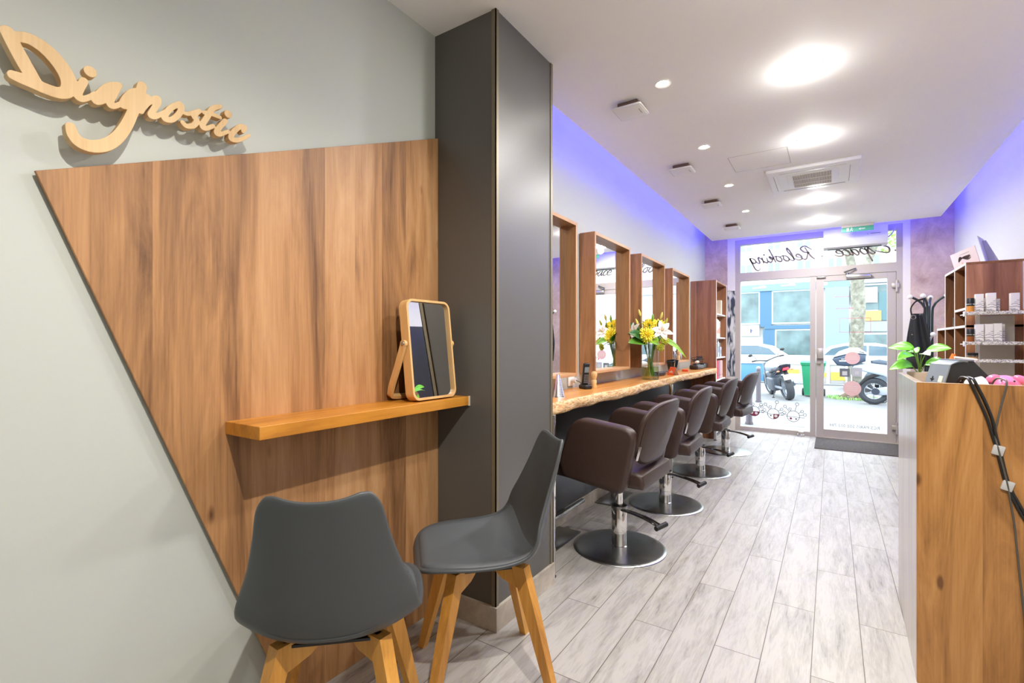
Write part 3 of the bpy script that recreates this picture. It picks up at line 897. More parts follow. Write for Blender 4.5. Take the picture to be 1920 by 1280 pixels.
# ---------------------------------------------------------------- styling counter with live edge
ctr = E('styling_counter', 'long live-edge oak styling counter on chrome legs below the framed mirrors', 'counter', loc=(-1.3, 4.3, 0), world=True)
def edge_x(y): return -1.205 + .016 * math.sin(y * 2.3 + .6) + .010 * math.sin(y * 6.1) + .004 * math.sin(y * 17)
N_ = 120
ys = [2.15 + (6.455 - 2.15) * i / N_ for i in range(N_ + 1)]
tp = MB()
vs = []
for y in ys:
    x = edge_x(y) - .012
    vs += [(-1.505, y, .83), (-1.505, y, .89), (x, y, .89), (x, y, .83)]
fs = [(0, 1, 2, 3), tuple(4 * N_ + k for k in range(4))]
for i in range(N_):
    for k in range(4):
        fs.append((4 * i + k, 4 * i + (k + 1) % 4, 4 * i + 4 + (k + 1) % 4, 4 * i + 4 + k))
tp.add(vs, fs)
tp.build('worktop', MATS['oak_counter'], ctr)
le = MB()
def lef(a, b):
    y = 2.15 + (6.455 - 2.15) * a
    ang = PI * (b - .5)
    x = edge_x(y) - .012; z = .86 + .03 * math.sin(ang)
    nz = noise.noise(Vector((y * 9, b * 3, 0))) * .008 + noise.noise(Vector((y * 31, b * 7, 3))) * .004
    return Vector((x + (.014 + nz) * math.cos(ang) ** .7 if abs(b - .5) < .499 else x, y, z - (.004 * (1 + noise.noise(Vector((y * 5, 2, 1)))) if b < .3 else 0)))
le.grid(300, 9, lef)
le.build('live_edge', MATS['bark'], ctr, angle=60)
for y in (2.205, 4.42, 6.40):
    m = MB().box(-1.215, -1.185, y - .012, y + .012, .004, .832, .003)
    m.build('leg', M_CHROME, ctr)
    MB().cyl((-1.2, y, 0), (-1.2, y, .006), .02).build('foot', M_BLACK, ctr)

# framed mirrors
def framed_mirror(k, label):
    y0 = 2.17 + 1.0 * k; y1 = y0 + .72
    t = E('framed_mirror', label, 'mirror', 'tall walnut framed mirrors above the counter', (XL, (y0 + y1) / 2, .985), world=True)
    z0, z1, xf, xb, th = .985, 1.985, -1.387, -1.505, .022
    def b(*a): return MB().box(*a, .0015, 1)
    b(xb, xf, y0, y0 + th, z0, z1).build('side_board', MATS['walnut_frame'], t)
    b(xb, xf, y1 - th, y1, z0, z1).build('side_board', MATS['walnut_frame'], t)
    b(xb, xf, y0 + th, y1 - th, z1 - th, z1).build('top_board', MATS['walnut_frame_flat'], t)
    b(xb, xf, y0 + th, y1 - th, z0, z0 + th).build('bottom_board', MATS['walnut_frame_flat'], t)
    m = MB(); x = -1.447
    m.add([(x, y0 + th, z0 + th), (x, y1 - th, z0 + th), (x, y1 - th, z1 - th), (x, y0 + th, z1 - th)], [(0, 1, 2, 3)])
    m.build('mirror_glass', M_MIRROR, t, smooth=False)
    MB().box(xb + .004, x - .004, y0 + th, y1 - th, z0 + th, z1 - th).build('back_board', MATS['walnut_case'], t)
    return t
ml = ['partly hidden behind the charcoal pillar', 'reflecting the flower bouquet', 'directly behind the flower bouquet', 'nearest the tall bookcase']
for k in range(4):
    framed_mirror(k, 'tall walnut framed wall mirror, %s' % ml[k])

# ---------------------------------------------------------------- salon chairs
def salon_chair():
    t = E('salon_chair', 'x', 'salon chair', 'brown leather salon chairs along the counter')
    # local: +y forward
    MB().lathe([(0, .012), (.10, .0135), (.245, .010), (.265, .006), (.268, .003), (.264, 0), (0, 0)], seg=56).build('base_plate', M_STEEL, t)
    col = MB().lathe([(.046, .010), (.046, .016), (.0425, .018), (.0425, .10), (.0445, .102), (.0445, .235), (.040, .243), (0, .243)], seg=32)
    col.build('column', M_CHROME, t)
    cl = MB().lathe([(.043, .232), (.0465, .234), (.0465, .249), (.034, .254), (0, .254)], seg=28).box(.035, .062, -.012, .012, .205, .25, .003)
    cl.build('collar', M_DARKSTEEL, t)
    MB().cyl((0, 0, .24), (0, 0, .42), .021).build('piston', M_CHROME, t)
    pd = MB().tube(bez((-.03, -.02, .232), (-.07, -.16, .24), (-.10, -.268, .207)), .0075)
    pd.tube(bez((-.02, -.035, .232), (-.03, -.16, .236), (-.075, -.275, .208)), .006)
    p_ = pd.build('pump_pedal', M_CHROME, t)
    MB().cyl((-.045, -.292, .212), (-.125, -.262, .203), .0135, seg=16).build('pedal_grip', M_BLACKSOFT, p_)
    MB().box(-.10, .10, -.10, .10, .405, .425, .004).build('seat_plate', M_DARKSTEEL, t)
    # seat cushion
    sfr = lambda u, v, w: Vector((w, u, v))
    seat = [(-.225, .425), (-.235, .455), (-.225, .50), (-.19, .515), (.0, .515), (.22, .52), (.31, .51), (.345, .485), (.345, .455), (.315, .43), (.2, .42)]
    MB().prism(seat, sfr, -.235, .235, .022, 4).build('seat', M_LEATHER, t)
    # padded side arms
    def rpoly(c, rs, n=7):
        out = []
        m = len(c)
        for i in range(m):
            p = Vector(c[i]); a = Vector(c[i - 1]) - p; b = Vector(c[(i + 1) % m]) - p
            r = rs[i]
            for k in range(n + 1):
                u = k / n
                q0 = p + a.normalized() * r; q1 = p + b.normalized() * r
                out.append(tuple(q0 * (1 - u) ** 2 + p * 2 * u * (1 - u) + q1 * u * u))
        return out
    arm = rpoly([(-.225, .755), (.150, .800), (.235, .54), (.212, .450), (-.150, .400)], [.085, .11, .04, .045, .055])
    for sgn in (-1, 1):
        a, b = (.238, .312) if sgn > 0 else (-.312, -.238)
        MB().prism(arm, sfr, a, b, .024, 4).build('arm', M_LEATHER, t)
    nb, nr = 40, 10
    vs = []; fs = []
    def bp(x, z, d):
        y = -.205 + .55 * x * x - .30 * (z - .56) + d
        return Vector((x, y, z))
    cz, ww, hh, n4 = .712, .262, .178, 3.2
    def outline(t_, k):
        c_, s_ = math.cos(t_), math.sin(t_)
        e = 2 / n4
        x = ww * k * math.copysign(abs(c_) ** e, c_); z = cz + hh * k * math.copysign(abs(s_) ** e, s_)
        x *= 1 - .10 * (cz - z) / hh * 0.6
        return x, z
    prof_ = [(0.0, .034), (.35, .034), (.62, .032), (.82, .027), (.93, .018), (.985, .008), (1.0, 0.0), (.985, -.010), (.93, -.019), (.8, -.026), (.5, -.03), (0.0, -.03)]
    for k, d in prof_:
        for i in range(nb):
            x, z = outline(2 * PI * i / nb, max(k, .001))
            vs.append(bp(x, z, d))
    for r_ in range(len(prof_) - 1):
        for i in range(nb):
            fs.append((r_ * nb + i, r_ * nb + (i + 1) % nb, (r_ + 1) * nb + (i + 1) % nb, (r_ + 1) * nb + i))
    m = MB(); m.add(vs, fs)
    m.build('backrest', M_LEATHER, t, angle=85)
    # stitched piping line on the cushion rim
    pts = [bp(*outline(2 * PI * i / 64, .955), -.0175) for i in range(64)]
    MB().tube(pts, .0028, 6, closed=True).build('piping', M_LEATHER, t)
    for sgn in (-1, 1):
        MB().box(-.009, .009, -.004, .004, -.040, .040, .003, M=Matrix.Translation((sgn * .240, -.207, .62)) @ Matrix.Rotation(R(14), 4, 'X') @ Matrix.Rotation(R(sgn * 25), 4, 'Z')).build('hinge_bracket', M_SILVER, t)
    return t
proto = salon_chair()
sl = ['nearest the charcoal pillar', 'second from the pillar', 'third from the pillar, before the bookcase', 'closest to the shop window']
for k, (x, y, a) in enumerate(((-1.045, 2.74, 88), (-1.04, 3.67, 91), (-1.03, 4.78, 90), (-.985, 5.83, 84))):
    o = proto if k == 0 else copy_tree(proto)
    o.location = (x, y, 0); o.rotation_euler = (0, 0, R(a))
    o['label'] = 'brown leather salon chair on round steel base, %s' % sl[k]

def footrest():
    t = E('footrest', 'x', 'footrest', 'steel footrests under the counter')
    MB().box(-.085, .075, -.19, .19, 0, .012, .004).build('floor_plate', M_DARKSTEEL, t)
    MB().tube(bez((-.02, 0, .01), (-.04, 0, .17), (.085, 0, .205)), .011).build('post', M_DARKSTEEL, t)
    MB().box(.075, .10, -.20, .20, .197, .219, .003).build('foot_bar', M_STEEL, t)
    return t
fr0 = footrest()
fl = ['beside the first salon chair', 'behind the second salon chair', 'behind the third salon chair', 'beside the bookcase']
for k, y in enumerate((2.62, 3.58, 4.66, 5.70)):
    o = fr0 if k == 0 else copy_tree(fr0)
    o.location = (-1.40, y, 0)
    o['label'] = 'low dark steel footrest under the counter, %s' % fl[k]
# ---------------------------------------------------------------- things on the styling counter
ZT = .89
t = E('cordless_phone', 'black cordless phone standing in its charging base by the first framed mirror', 'phone', loc=(-1.395, 3.03, ZT), rz=R(55))
MB().box(-.028, .028, -.045, .045, 0, .028, .008, 3).build('charging_base', M_BLACK, t)
hm = Matrix.Translation((0, .012, .022)) @ Matrix.Rotation(R(10), 4, 'X')
hs = MB().box(-.022, .022, -.012, .012, 0, .155, .007, 3, M=hm).build('handset', M_BLACK, t)
MB().box(-.017, .017, -.0135, -.0115, .092, .13, .001, 1, M=hm).build('screen', mat('phone_screen', srgb(120, 134, 140), .15), hs)
kp = MB()
for i in range(3):
    for j in range(5):
        kp.box(-.015 + .0115 * i, -.0075 + .0115 * i, -.0135, -.0115, .02 + .0125 * j, .028 + .0125 * j, M=hm)
kp.build('keypad', mat('phone_keys', srgb(110, 112, 116), .4), hs)

M_BRISTLE = mat('bristle_cream', srgb(222, 180, 122), .8, bump=.5, bscale=300)
def brush(label, x, y, z, s=1.0):
    t = E('shaving_brush', label, 'brush', None, (x, y, z))
    MB().lathe([(.017 * s, 0), (.019 * s, .004), (.0165 * s, .03 * s), (.0185 * s, .05 * s), (.0145 * s, .058 * s), (0, .058 * s)], seg=24).build('handle', MATS['ash_light'], t)
    MB().lathe([(.0125 * s, .056 * s), (.0225 * s, .088 * s), (.0215 * s, .104 * s), (.014 * s, .114 * s), (0, .117 * s)], seg=24).build('bristles', M_BRISTLE, t)
brush('wooden shaving brush with cream bristles beside the cordless phone', -1.365, 3.105, ZT)
brush('wooden shaving brush standing on the ledge of the framed mirror nearest the bookcase', -1.415, 5.50, 1.0075, .95)

t = E('cup_stack', 'tall tapering stack of silver cups at the pillar end of the counter', 'cups', loc=(-1.315, 2.485, ZT))
pr = [(.040, 0)]
for i in range(9):
    r0 = .040 - .0031 * i
    pr += [(r0 - .001, .013 * i + .001), (r0 - .0028, .013 * i + .0115), (r0 - .0036, .013 * i + .0128)]
pr += [(.009, .13), (0, .13)]
MB().lathe(pr, seg=28).build('stacked_cups', M_SILVER, t)
t = E('spray_bottle', 'white spray bottle with coloured label half hidden behind the pillar', 'bottle', loc=(-1.36, 2.43, ZT))
MB().lathe([(.026, 0), (.028, .004), (.028, .20), (.022, .222), (.012, .23), (0, .23)], seg=24).build('body', M_WHITE, t)
MB().lathe([(.0284, .05), (.0284, .15)], seg=24, cap=False).build('label_band', mat('label_pink', srgb(222, 176, 190), .5), t)
MB().cyl((0, 0, .228), (0, 0, .262), .012).box(-.045, .012, -.011, .011, .255, .285, .005).build('spray_head', M_WHITE, t)

t = E('wall_socket', 'white power socket with plug low on the wall under the first mirror', 'socket', loc=(XL, 3.03, .935), world=True)
MB().box(XL, XL + .012, 2.985, 3.075, .905, .985, .004).build('plate', M_WHITE, t)
MB().cyl((XL + .012, 3.03, .945), (XL + .045, 3.03, .945), .018).build('plug', M_WHITE, t)
MB().tube([(XL + .045, 3.03, .945), (XL + .075, 3.04, .93), (XL + .09, 3.02, .90), (-1.405, 3.035, .898)], .0028, 6).build('cable', M_BLACK, t)

# orange tent card
t = E('tent_card', 'folded orange tent card with white lettering beside the flower vase', 'card', loc=(-1.285, 4.80, ZT), rz=R(-36))
def sheet(y0, y1, x=.042, h=.078):
    return [(-x, y0, 0), (x, y0, 0), (x, y1, h), (-x, y1, h)]
MB().add(sheet(-.035, 0), [(0, 1, 2, 3)]) if False else None
m = MB(); m.add(sheet(-.036, 0), [(0, 1, 2, 3)]); m.build('front_panel', M_ORANGE, t, smooth=False, mods=[solidify(.001)])
m = MB(); m.add(sheet(.036, .0005), [(0, 1, 2, 3)]); m.build('rear_panel', M_WHITEPAPER, t, smooth=False, mods=[solidify(.001)])
mm = Matrix.Translation((0, -.0195, .036)) @ Matrix.Rotation(R(65.2), 4, 'X')
lm = MB()
for k, (w_, y_) in enumerate(((.020, .006), (.046, -.004), (.046, -.011))):
    lm.box(-w_ / 2, w_ / 2, y_ - .0022, y_ + .0022, .0005, .0012, M=mm)
lm.build('printed_lines', M_WHITEPAPER, t, smooth=False)

# black tools in a holder, clippers and cables
t = E('tool_holder', 'pair of black tapering tool holsters with chrome trim behind the tent card', 'tool holder', loc=(-1.35, 5.03, ZT))
for y, a in ((-.045, -12), (.045, 10)):
    M_ = Matrix.Translation((0, y, 0)) @ Matrix.Rotation(R(-a), 4, 'X')
    MB().lathe([(.020, 0), (.022, .004), (.044, .135), (.041, .138), (.018, .01), (0, .01)], seg=24, M=M_).build('holster', M_BLACK, t)
    MB().tube([M_ @ Vector((.024, 0, .01)), M_ @ Vector((.0345, -.012, .07)), M_ @ Vector((.045, -.018, .137))], .003, 8).build('chrome_trim', M_CHROME, t)
t = E('hair_clipper', 'small black hair clipper lying beside the vase behind the tent card', 'hair clipper', loc=(-1.36, 4.62, ZT), rz=R(80))
MB().box(-.09, .07, -.024, .024, 0, .04, .012, 3).build('body', M_BLACK, t)
MB().box(.07, .095, -.02, .02, .006, .03, .003).build('blade', M_STEEL, t)
MB().tube(bez((-.09, 0, .02), (-.15, .02, .05), (-.13, -.04, .008)), .005, 6).build('cable', M_BLACKSOFT, t)
t = E('soap_box', 'flat orange box lying on the counter below the last framed mirror', 'box', loc=(-1.345, 5.52, ZT), rz=R(12))
MB().box(-.03, .03, -.06, .06, 0, .022, .002).build('carton', mat('box_amber', srgb(240, 160, 30), .5), t)
MB().box(-.031, .031, -.061, -.02, .0, .0225, .002).build('red_end', mat('box_red', srgb(206, 70, 30), .5), t)
t = E('shaving_can', 'silver shaving foam can on the ledge of the framed mirror nearest the bookcase', 'can', loc=(-1.42, 5.60, 1.0075))
MB().lathe([(.016, 0), (.017, .003), (.017, .085), (.013, .093), (0, .093)], seg=24).build('body', M_SILVER, t)
MB().cyl((0, 0, .093), (0, 0, .108), .010).build('cap', M_WHITE, t)
t = E('clipper_case', 'dark brown clipper charging dock at the far end of the counter', 'clipper dock', loc=(-1.335, 6.02, ZT), rz=R(84))
MB().box(-.12, .12, -.05, .05, 0, .055, .018, 3).build('dock', mat('dock_brown', srgb(48, 40, 36), .4), t)
MB().box(-.09, .05, -.025, .02, .053, .066, .006).build('tray', M_BLACK, t)
t = E('beard_trimmer', 'cream beard trimmer lying on top of the charging dock', 'trimmer', loc=(-1.335, 6.05, ZT + .0665), rz=R(95))
MB().lathe([(.012, -.09), (.017, -.08), (.018, .05), (.013, .075), (0, .078)], seg=18, M=Matrix.Translation((0, 0, .018)) @ Matrix.Rotation(R(90), 4, 'Y')).build('body', mat('trimmer_cream', srgb(232, 206, 186), .4), t)
MB().box(.072, .092, -.013, .013, .008, .026, .003).build('cutter', M_STEEL, t)
t = E('cash_box', 'low black box against the bookcase side at the end of the counter', 'box', loc=(-1.35, 6.30, ZT))
MB().box(-.06, .06, -.10, .10, 0, .06, .006).build('body', M_BLACK, t)
MB().box(-.05, .05, -.09, .09, .0605, .064, .002).build('lid', M_BLACKSOFT, t)
pts = []
rc = random.Random(4)
for i in range(70):
    a = i * .55
    r_ = .055 + .02 * math.sin(i * .37)
    pts.append((-1.36 + r_ * .75 * math.cos(a) + .012 * math.sin(i * .9), 6.12 + r_ * 1.3 * math.sin(a) + (.0016 * i if i > 35 else .0), ZT + .098 + .018 * math.sin(i * .31) + .028 * math.sin(a * .5 + 1) ** 2))
cb_ = MB().tube(catmull(pts, 4), .0034, 6)
cb_.tube(bez((-1.36, 6.18, ZT + .12), (-1.33, 6.36, ZT + .21), (-1.34, 6.33, ZT + .066)), .0034, 6)
tag(cb_.build('coiled_cable', M_BLACKSOFT), 'tangle of black cable heaped on the trimmer dock', 'cable')

# ---------------------------------------------------------------- vase and flowers
VX, VY = -1.292, 4.11
t = E('glass_vase', 'clear glass cylinder vase with green tinted water on the counter', 'vase', loc=(VX, VY, ZT))
MB().lathe([(0, .001), (.070, .001), (.072, .004), (.072, .319), (.0705, .320)], seg=48, cap=False).build('glass', MATS['vase_glass'], t)
MB().lathe([(0, .006), (.0705, .006), (.0705, .108), (0, .108)], seg=40).build('water', MATS['water'], t)
M_LEAF = mat('leaf_green', srgb(96, 150, 44), .42, vary=.35, vscale=30)
M_LEAFD = mat('leaf_dark', srgb(50, 104, 40), .4, vary=.35, vscale=30)
M_LEAFL = mat('leaf_lime', srgb(132, 178, 44), .45, vary=.25, vscale=30)
M_STEM = mat('stem_green', srgb(92, 136, 44), .5)
M_YEL = mat('petal_yellow', srgb(255, 236, 80), .6)
M_WHP = mat('petal_white', srgb(250, 240, 232), .55)
M_LIME = mat('bud_lime', srgb(196, 200, 70), .55)
rf = random.Random(12)
def blade(mb, base, dirv, length, width, droop=.3, curl=.15, up=Vector((0, 0, 1)), n=12, M=None, face=None):
    """one leaf or petal: a folded, arching strip that narrows to a tip"""
    d = Vector(dirv).normalized(); side = d.cross(Vector(face) if face else up)
    if side.length < 1e-3: side = Vector((1, 0, 0))
    side.normalize(); nrm = side.cross(d).normalized()
    vs = []; fs = []
    for i in range(n + 1):
        s = i / n
        c = Vector(base) + d * (length * s) - up * (droop * length * s * s)
        w = width * (math.sin(PI * min(1, s * .93 + .07)) ** .8)
        for q in (-1, -.5, 0, .5, 1):
            vs.append(c + side * (w * q * .5) + nrm * (curl * w * q * q))
    for i in range(n):
        for k in range(4):
            fs.append((i * 5 + k, i * 5 + k + 1, i * 5 + 5 + k + 1, i * 5 + 5 + k))
    mb.add(vs, fs, M)
def frame_of(d):
    d = Vector(d).normalized(); a = d.orthogonal().normalized()
    return Matrix((a, d.cross(a), d)).transposed().to_4x4()
def stem_from(p, k):
    """from the vase foot up through its neck to the flower"""
    a = R(k * 67)
    foot = (-.036 * math.cos(a), -.036 * math.sin(a), .03)
    dx, dy = p[0], p[1]
    rr_ = math.hypot(dx, dy) or 1
    neck = (dx / rr_ * min(.052, rr_), dy / rr_ * min(.052, rr_), .315)
    return catmull([foot, (neck[0] * .35, neck[1] * .35, .17), neck, p], 6)
GRP = 'cut flowers in the glass vase'
# view side is roughly -y/+x: flower positions relative to the vase foot
def lily(label, p, face, k, s=1.0):
    t = E('white_lily', label, 'flower', GRP, (VX, VY, ZT))
    MB().tube(stem_from(p, k), .0035, 6).build('stem', M_STEM, t)
    M = Matrix.Translation(p) @ frame_of(face)
    m = MB()
    for i in range(6):
        a = R(60 * i + (8 if i % 2 else 0))
        blade(m, (0, 0, .0), (math.cos(a) * .86, math.sin(a) * .86, .62), (.094 if i % 2 else .10) * s, (.044 if i % 2 else .036) * s, .40, .25, M=M)
    m.build('petals', M_WHP, t, mods=[solidify(.0008)])
    m = MB()
    for i in range(6):
        a = R(60 * i + 30)
        m.tube([M @ Vector((0, 0, .005)), M @ Vector((math.cos(a) * .012, math.sin(a) * .012, .05 * s))], .0012, 5)
        m.ball(M @ Vector((math.cos(a) * .012, math.sin(a) * .012, .05 * s)), .0032, 8, 6)
    m.build('stamens', mat('stamen', srgb(198, 170, 60), .6), t)
def pompon(label, p, face, k, s=1.0, m_=None, nm='yellow_chrysanthemum'):
    t = E(nm, label, 'flower', GRP, (VX, VY, ZT))
    MB().tube(stem_from(p, k), .0032, 6).build('stem', M_STEM, t)
    M = Matrix.Translation(p) @ frame_of(face)
    m = MB()
    for ring_, (cnt, el, ln) in enumerate(((16, 5, .050), (16, 22, .048), (14, 40, .044), (12, 56, .038), (8, 72, .032), (4, 84, .028))):
        for i in range(cnt):
            a = 2 * PI * (i + .5 * (ring_ % 2)) / cnt + rf.uniform(-.1, .1); e_ = R(el + rf.uniform(-6, 6))
            blade(m, (0, 0, 0), (math.cos(a) * math.cos(e_), math.sin(a) * math.cos(e_), math.sin(e_)), ln * 1.3 * s * rf.uniform(.9, 1.1), .024 * s, .12, -.5, n=5, M=M)
    m.build('flower_head', m_ or M_YEL, t, mods=[solidify(.0008)])
    m = MB().lathe([(0, -.016), (.010, -.013), (.015, 0), (0, .006)], seg=12, M=M)
    m.build('calyx', M_LEAF, t)
lily('white lily on the left side of the bouquet', (-.115, -.045, .40), (-.45, -.85, .35), 1, 1.15)
lily('large white lily on the right side of the bouquet, facing out', (.105, -.02, .405), (.35, -.9, .35), 2, 1.2)
lily('white lily turned toward the mirror at the back of the bouquet', (.025, .10, .42), (-.15, .8, .5), 3)
pompon('yellow chrysanthemum low in the front centre of the bouquet', (.0, -.09, .375), (.1, -.95, .32), 4, 1.18)
pompon('yellow chrysanthemum high in the middle of the bouquet', (-.005, -.015, .465), (-.15, -.85, .5), 5, 1.05)
pompon('yellow chrysanthemum high at the back right of the bouquet', (.062, .035, .462), (.35, -.7, .5), 6, .95)
pompon('yellow chrysanthemum at the mirror side of the bouquet', (-.055, -.03, .395), (-.8, -.25, .4), 7, .9)
pompon('small lime button flower low on the right of the bouquet', (.135, -.045, .33), (.6, -.75, .1), 8, .62, M_LIME, 'button_chrysanthemum')
pompon('small lime button flower under the right lily', (.105, -.06, .275), (.5, -.8, -.2), 9, .55, M_LIME, 'button_chrysanthemum')
def leaf(label, p, d, ln, w, k, m_, droop=.35):
    t = E('bouquet_leaf', label, 'leaf', GRP, (VX, VY, ZT))
    MB().tube(stem_from(p, k), .003, 6).build('stalk', M_STEM, t)
    m = MB(); blade(m, p, d, ln * 1.08, w * 1.2, droop, .22, n=16, face=(.25, -.75, .6)); m.build('leaf_blade', m_, t, mods=[solidify(.0008)])
leaf('broad dark leaf reaching out to the left of the bouquet', (-.02, -.05, .33), (-.34, -.85, .36), .22, .085, 10, M_LEAFD, .1)
leaf('broad green leaf drooping low on the left of the bouquet', (-.01, -.06, .305), (-.30, -.92, .12), .23, .085, 11, M_LEAF, .1)
leaf('lime green leaf bending over the front of the vase rim', (.03, -.065, .33), (.62, -.7, .05), .12, .07, 12, M_LEAFL, .35)
leaf('long pale leaf hanging down on the far right of the bouquet', (.085, -.02, .335), (.9, .1, .05), .20, .048, 13, M_LEAFL, .75)
leaf('upright dark leaf at the upper left of the bouquet', (-.09, .01, .38), (-.62, .1, .75), .15, .06, 14, M_LEAFD, .1)
leaf('broad green leaf against the mirror', (.02, .06, .33), (.15, .85, .4), .16, .09, 15, M_LEAF, .3)
leaf('dark leaf behind the yellow flowers', (.02, .07, .36), (.3, .8, .6), .15, .08, 16, M_LEAFD, .3)
def bud(label, p, d, k, m_):
    t = E('lily_bud', label, 'flower bud', GRP, (VX, VY, ZT))
    MB().tube(stem_from(p, k), .0028, 6).build('stem', M_STEM, t)
    MB().lathe([(0, -.004), (.006, 0), (.0105, .018), (.0095, .036), (.004, .056), (0, .06)], seg=12, M=Matrix.Translation(p) @ frame_of(d)).build('closed_petals', m_, t)
M_BUD = mat('bud_yellow', srgb(222, 206, 96), .55)
bud('tall closed bud standing highest at the left of the bouquet', (-.085, .0, .545), (-.25, 0, 1), 17, M_BUD)
bud('pale bud above the left lily', (-.098, -.02, .465), (-.35, -.1, 1), 18, M_BUD)
bud('closed bud high at the upper right of the bouquet', (.088, .0, .515), (.3, 0, 1), 19, M_BUD)
bud('round lime bud at the right end of the bouquet', (.128, .0, .465), (.35, -.2, .9), 20, M_LIME)
bud('green bud between the two high yellow flowers', (.03, -.03, .50), (.05, 0, 1), 21, M_LEAFL)
def spike(label, p, k):
    t = E('grass_spike', label, 'foliage', GRP, (VX, VY, ZT))
    m = MB().tube(stem_from(p, k), .0025, 6)
    for i in range(3):
        blade(m, (p[0] * .9, p[1] * .9, p[2] - .05), (p[0] + .03 * (i - 1), p[1], .7), .10, .012, .15, .2)
    m.build('blades', M_LEAFD, t)
spike('thin dark green blades between the right flowers', (.08, -.03, .47), 22)
spike('thin dark green blades left of the high yellow flower', (-.06, -.01, .48), 23)
spike('thin dark green blades standing before the high yellow flowers', (.012, -.06, .44), 24)

# ---------------------------------------------------------------- bookcase by the shop window
bc = E('bookcase', 'tall narrow walnut bookcase between counter and shop window', 'bookcase', loc=(-1.35, 6.82, 0), world=True)
def slab(nm, a, m_, **k): return MB().box(*a, .0012, 1).build(nm, m_, bc, smooth=False, **k)
slab('side_panel', (-1.508, -1.203, 6.47, 6.492, 0, 1.99), MATS['walnut_case'])
slab('side_panel', (-1.508, -1.203, 7.175, 7.197, 0, 1.99), MATS['walnut_case'])
slab('top_panel', (-1.508, -1.203, 6.492, 7.175, 1.968, 1.99), MATS['walnut_case'])
slab('back_panel', (-1.508, -1.498, 6.492, 7.175, .02, 1.968), MATS['walnut_case'])
SH = (.08, .44, .735, 1.02, 1.275, 1.58)
for z in SH:
    slab('shelf', (-1.498, -1.215, 6.492, 7.175, z - .018, z), M_EDGE)
slab('edge_band', (-1.204, -1.2005, 6.47, 6.492, 0, 1.99), M_EDGE)
slab('edge_band', (-1.204, -1.2005, 7.175, 7.197, 0, 1.99), M_EDGE)
GB = 'things standing in the bookcase'
def bk(nm, label, cat, y, w, z, h, d, m_, tilt=0, x=-1.225):
    t = E(nm, label, cat, GB, (x - d / 2, y, z))
    M_ = Matrix.Rotation(R(tilt), 4, 'X')
    MB().box(-d / 2, d / 2, -w / 2, w / 2, 0, h, .0015, 1, M=M_).build('cover', m_, t, smooth=False)
    return t
zz = SH
REDB = mat('binder_red', srgb(222, 40, 52), .5); PINKB = mat('binder_pink', srgb(240, 168, 166), .5); BLUB = mat('binder_blue', srgb(122, 168, 190), .5)
for i, (nm, lab, m_) in enumerate((('binder', 'white ring binder, first of the binder row in the bookcase', M_WHITEPAPER), ('binder', 'bright red ring binder in the bookcase beside the white one', REDB), ('binder', 'red ring binder in the bookcase beside the blue one', mat('binder_red_b', srgb(232, 66, 80), .5)),
                                   ('binder', 'thin blue ring binder in the bookcase', BLUB), ('binder', 'pink ring binder in the bookcase beside the blue one', PINKB), ('binder', 'pale pink ring binder, last of the binder row', mat('binder_pale', srgb(244, 196, 190), .5)))):
    t = bk(nm, lab, 'binder', 6.56 + .085 * i, .06 if i != 3 else .035, zz[2], .235, .20, m_)
    MB().cyl((.1, 0, .05), (.1022, 0, .05), .010, seg=14).build('finger_hole', M_STEEL, t)
for i, (lab, m_, h, w) in enumerate((('white product carton, first in the middle row of the bookcase', M_WHITEPAPER, .19, .05), ('black and white product carton in the bookcase', mat('carton_dark', srgb(70, 84, 92), .5), .17, .04), ('narrow white product carton in the bookcase', M_WHITE, .20, .05), ('grey blue product carton in the bookcase', mat('carton_blue', srgb(150, 172, 186), .5), .185, .045), ('small pale carton at the end of the middle row', mat('carton_pale', srgb(214, 216, 226), .5), .13, .06))):
    t = bk('product_carton', lab, 'carton', 6.57 + .085 * i, w, zz[3], h, .09, m_)
    MB().box(.0452, .046, -w * .3, w * .3, h * .3, h * .7).build('printed_panel', mat('carton_print', srgb(120, 130, 140), .5), t)
t = bk('storage_box', 'black box stacked on top of the cartons in the bookcase', 'box', 6.68, .15, zz[3] + .2005, .035, .13, M_BLACK)
for i, (lab, h) in enumerate((('cream paper file, first on the second shelf of the bookcase', .24), ('cream paper file in the middle of the second shelf', .235), ('white paper file with red marks on the second shelf', .225), ('slim cream paper file leaning at the end of the second shelf', .21))):
    t = bk('paper_file', lab, 'file', 6.585 + .08 * i, .05, zz[4], h, .18, mat('file_cream_%d' % i, srgb(240 - 3 * i, 230 - 4 * i, 216 - 6 * i), .7), -3 if i == 3 else 0)
    MB().box(.0902, .091, -.015, .015, .05, .07 + .02 * i).build('spine_mark', mat('mark_red', srgb(214, 104, 84), .6), t)
t = E('shopping_bag', 'orange and white paper pouch on the top shelf of the bookcase', 'pouch', GB, (-1.30, 6.69, zz[5]))
MB().prism([(-.07, 0), (.07, 0), (.055, .2), (.02, .30), (-.02, .30), (-.05, .2)], lambda u, v, w: Vector((w, u, v)), -.02, .02, .008).build('pouch', mat('pouch_white', srgb(226, 224, 214), .5), t)
MB().prism([(-.055, .12), (.0, .12), (.0, .26), (-.035, .2)], lambda u, v, w: Vector((w, u, v)), .0202, .022).build('orange_print', mat('pouch_orange', srgb(226, 150, 84), .5), t)
bk('storage_box', 'tall black box behind the paper pouch on the top shelf', 'box', 6.78, .10, zz[5], .31, .06, M_BLACK, 0, -1.34)
bk('storage_box', 'small beige box at the end of the top bookcase shelf', 'box', 6.95, .07, zz[5], .19, .12, mat('box_beige', srgb(226, 206, 180), .6))
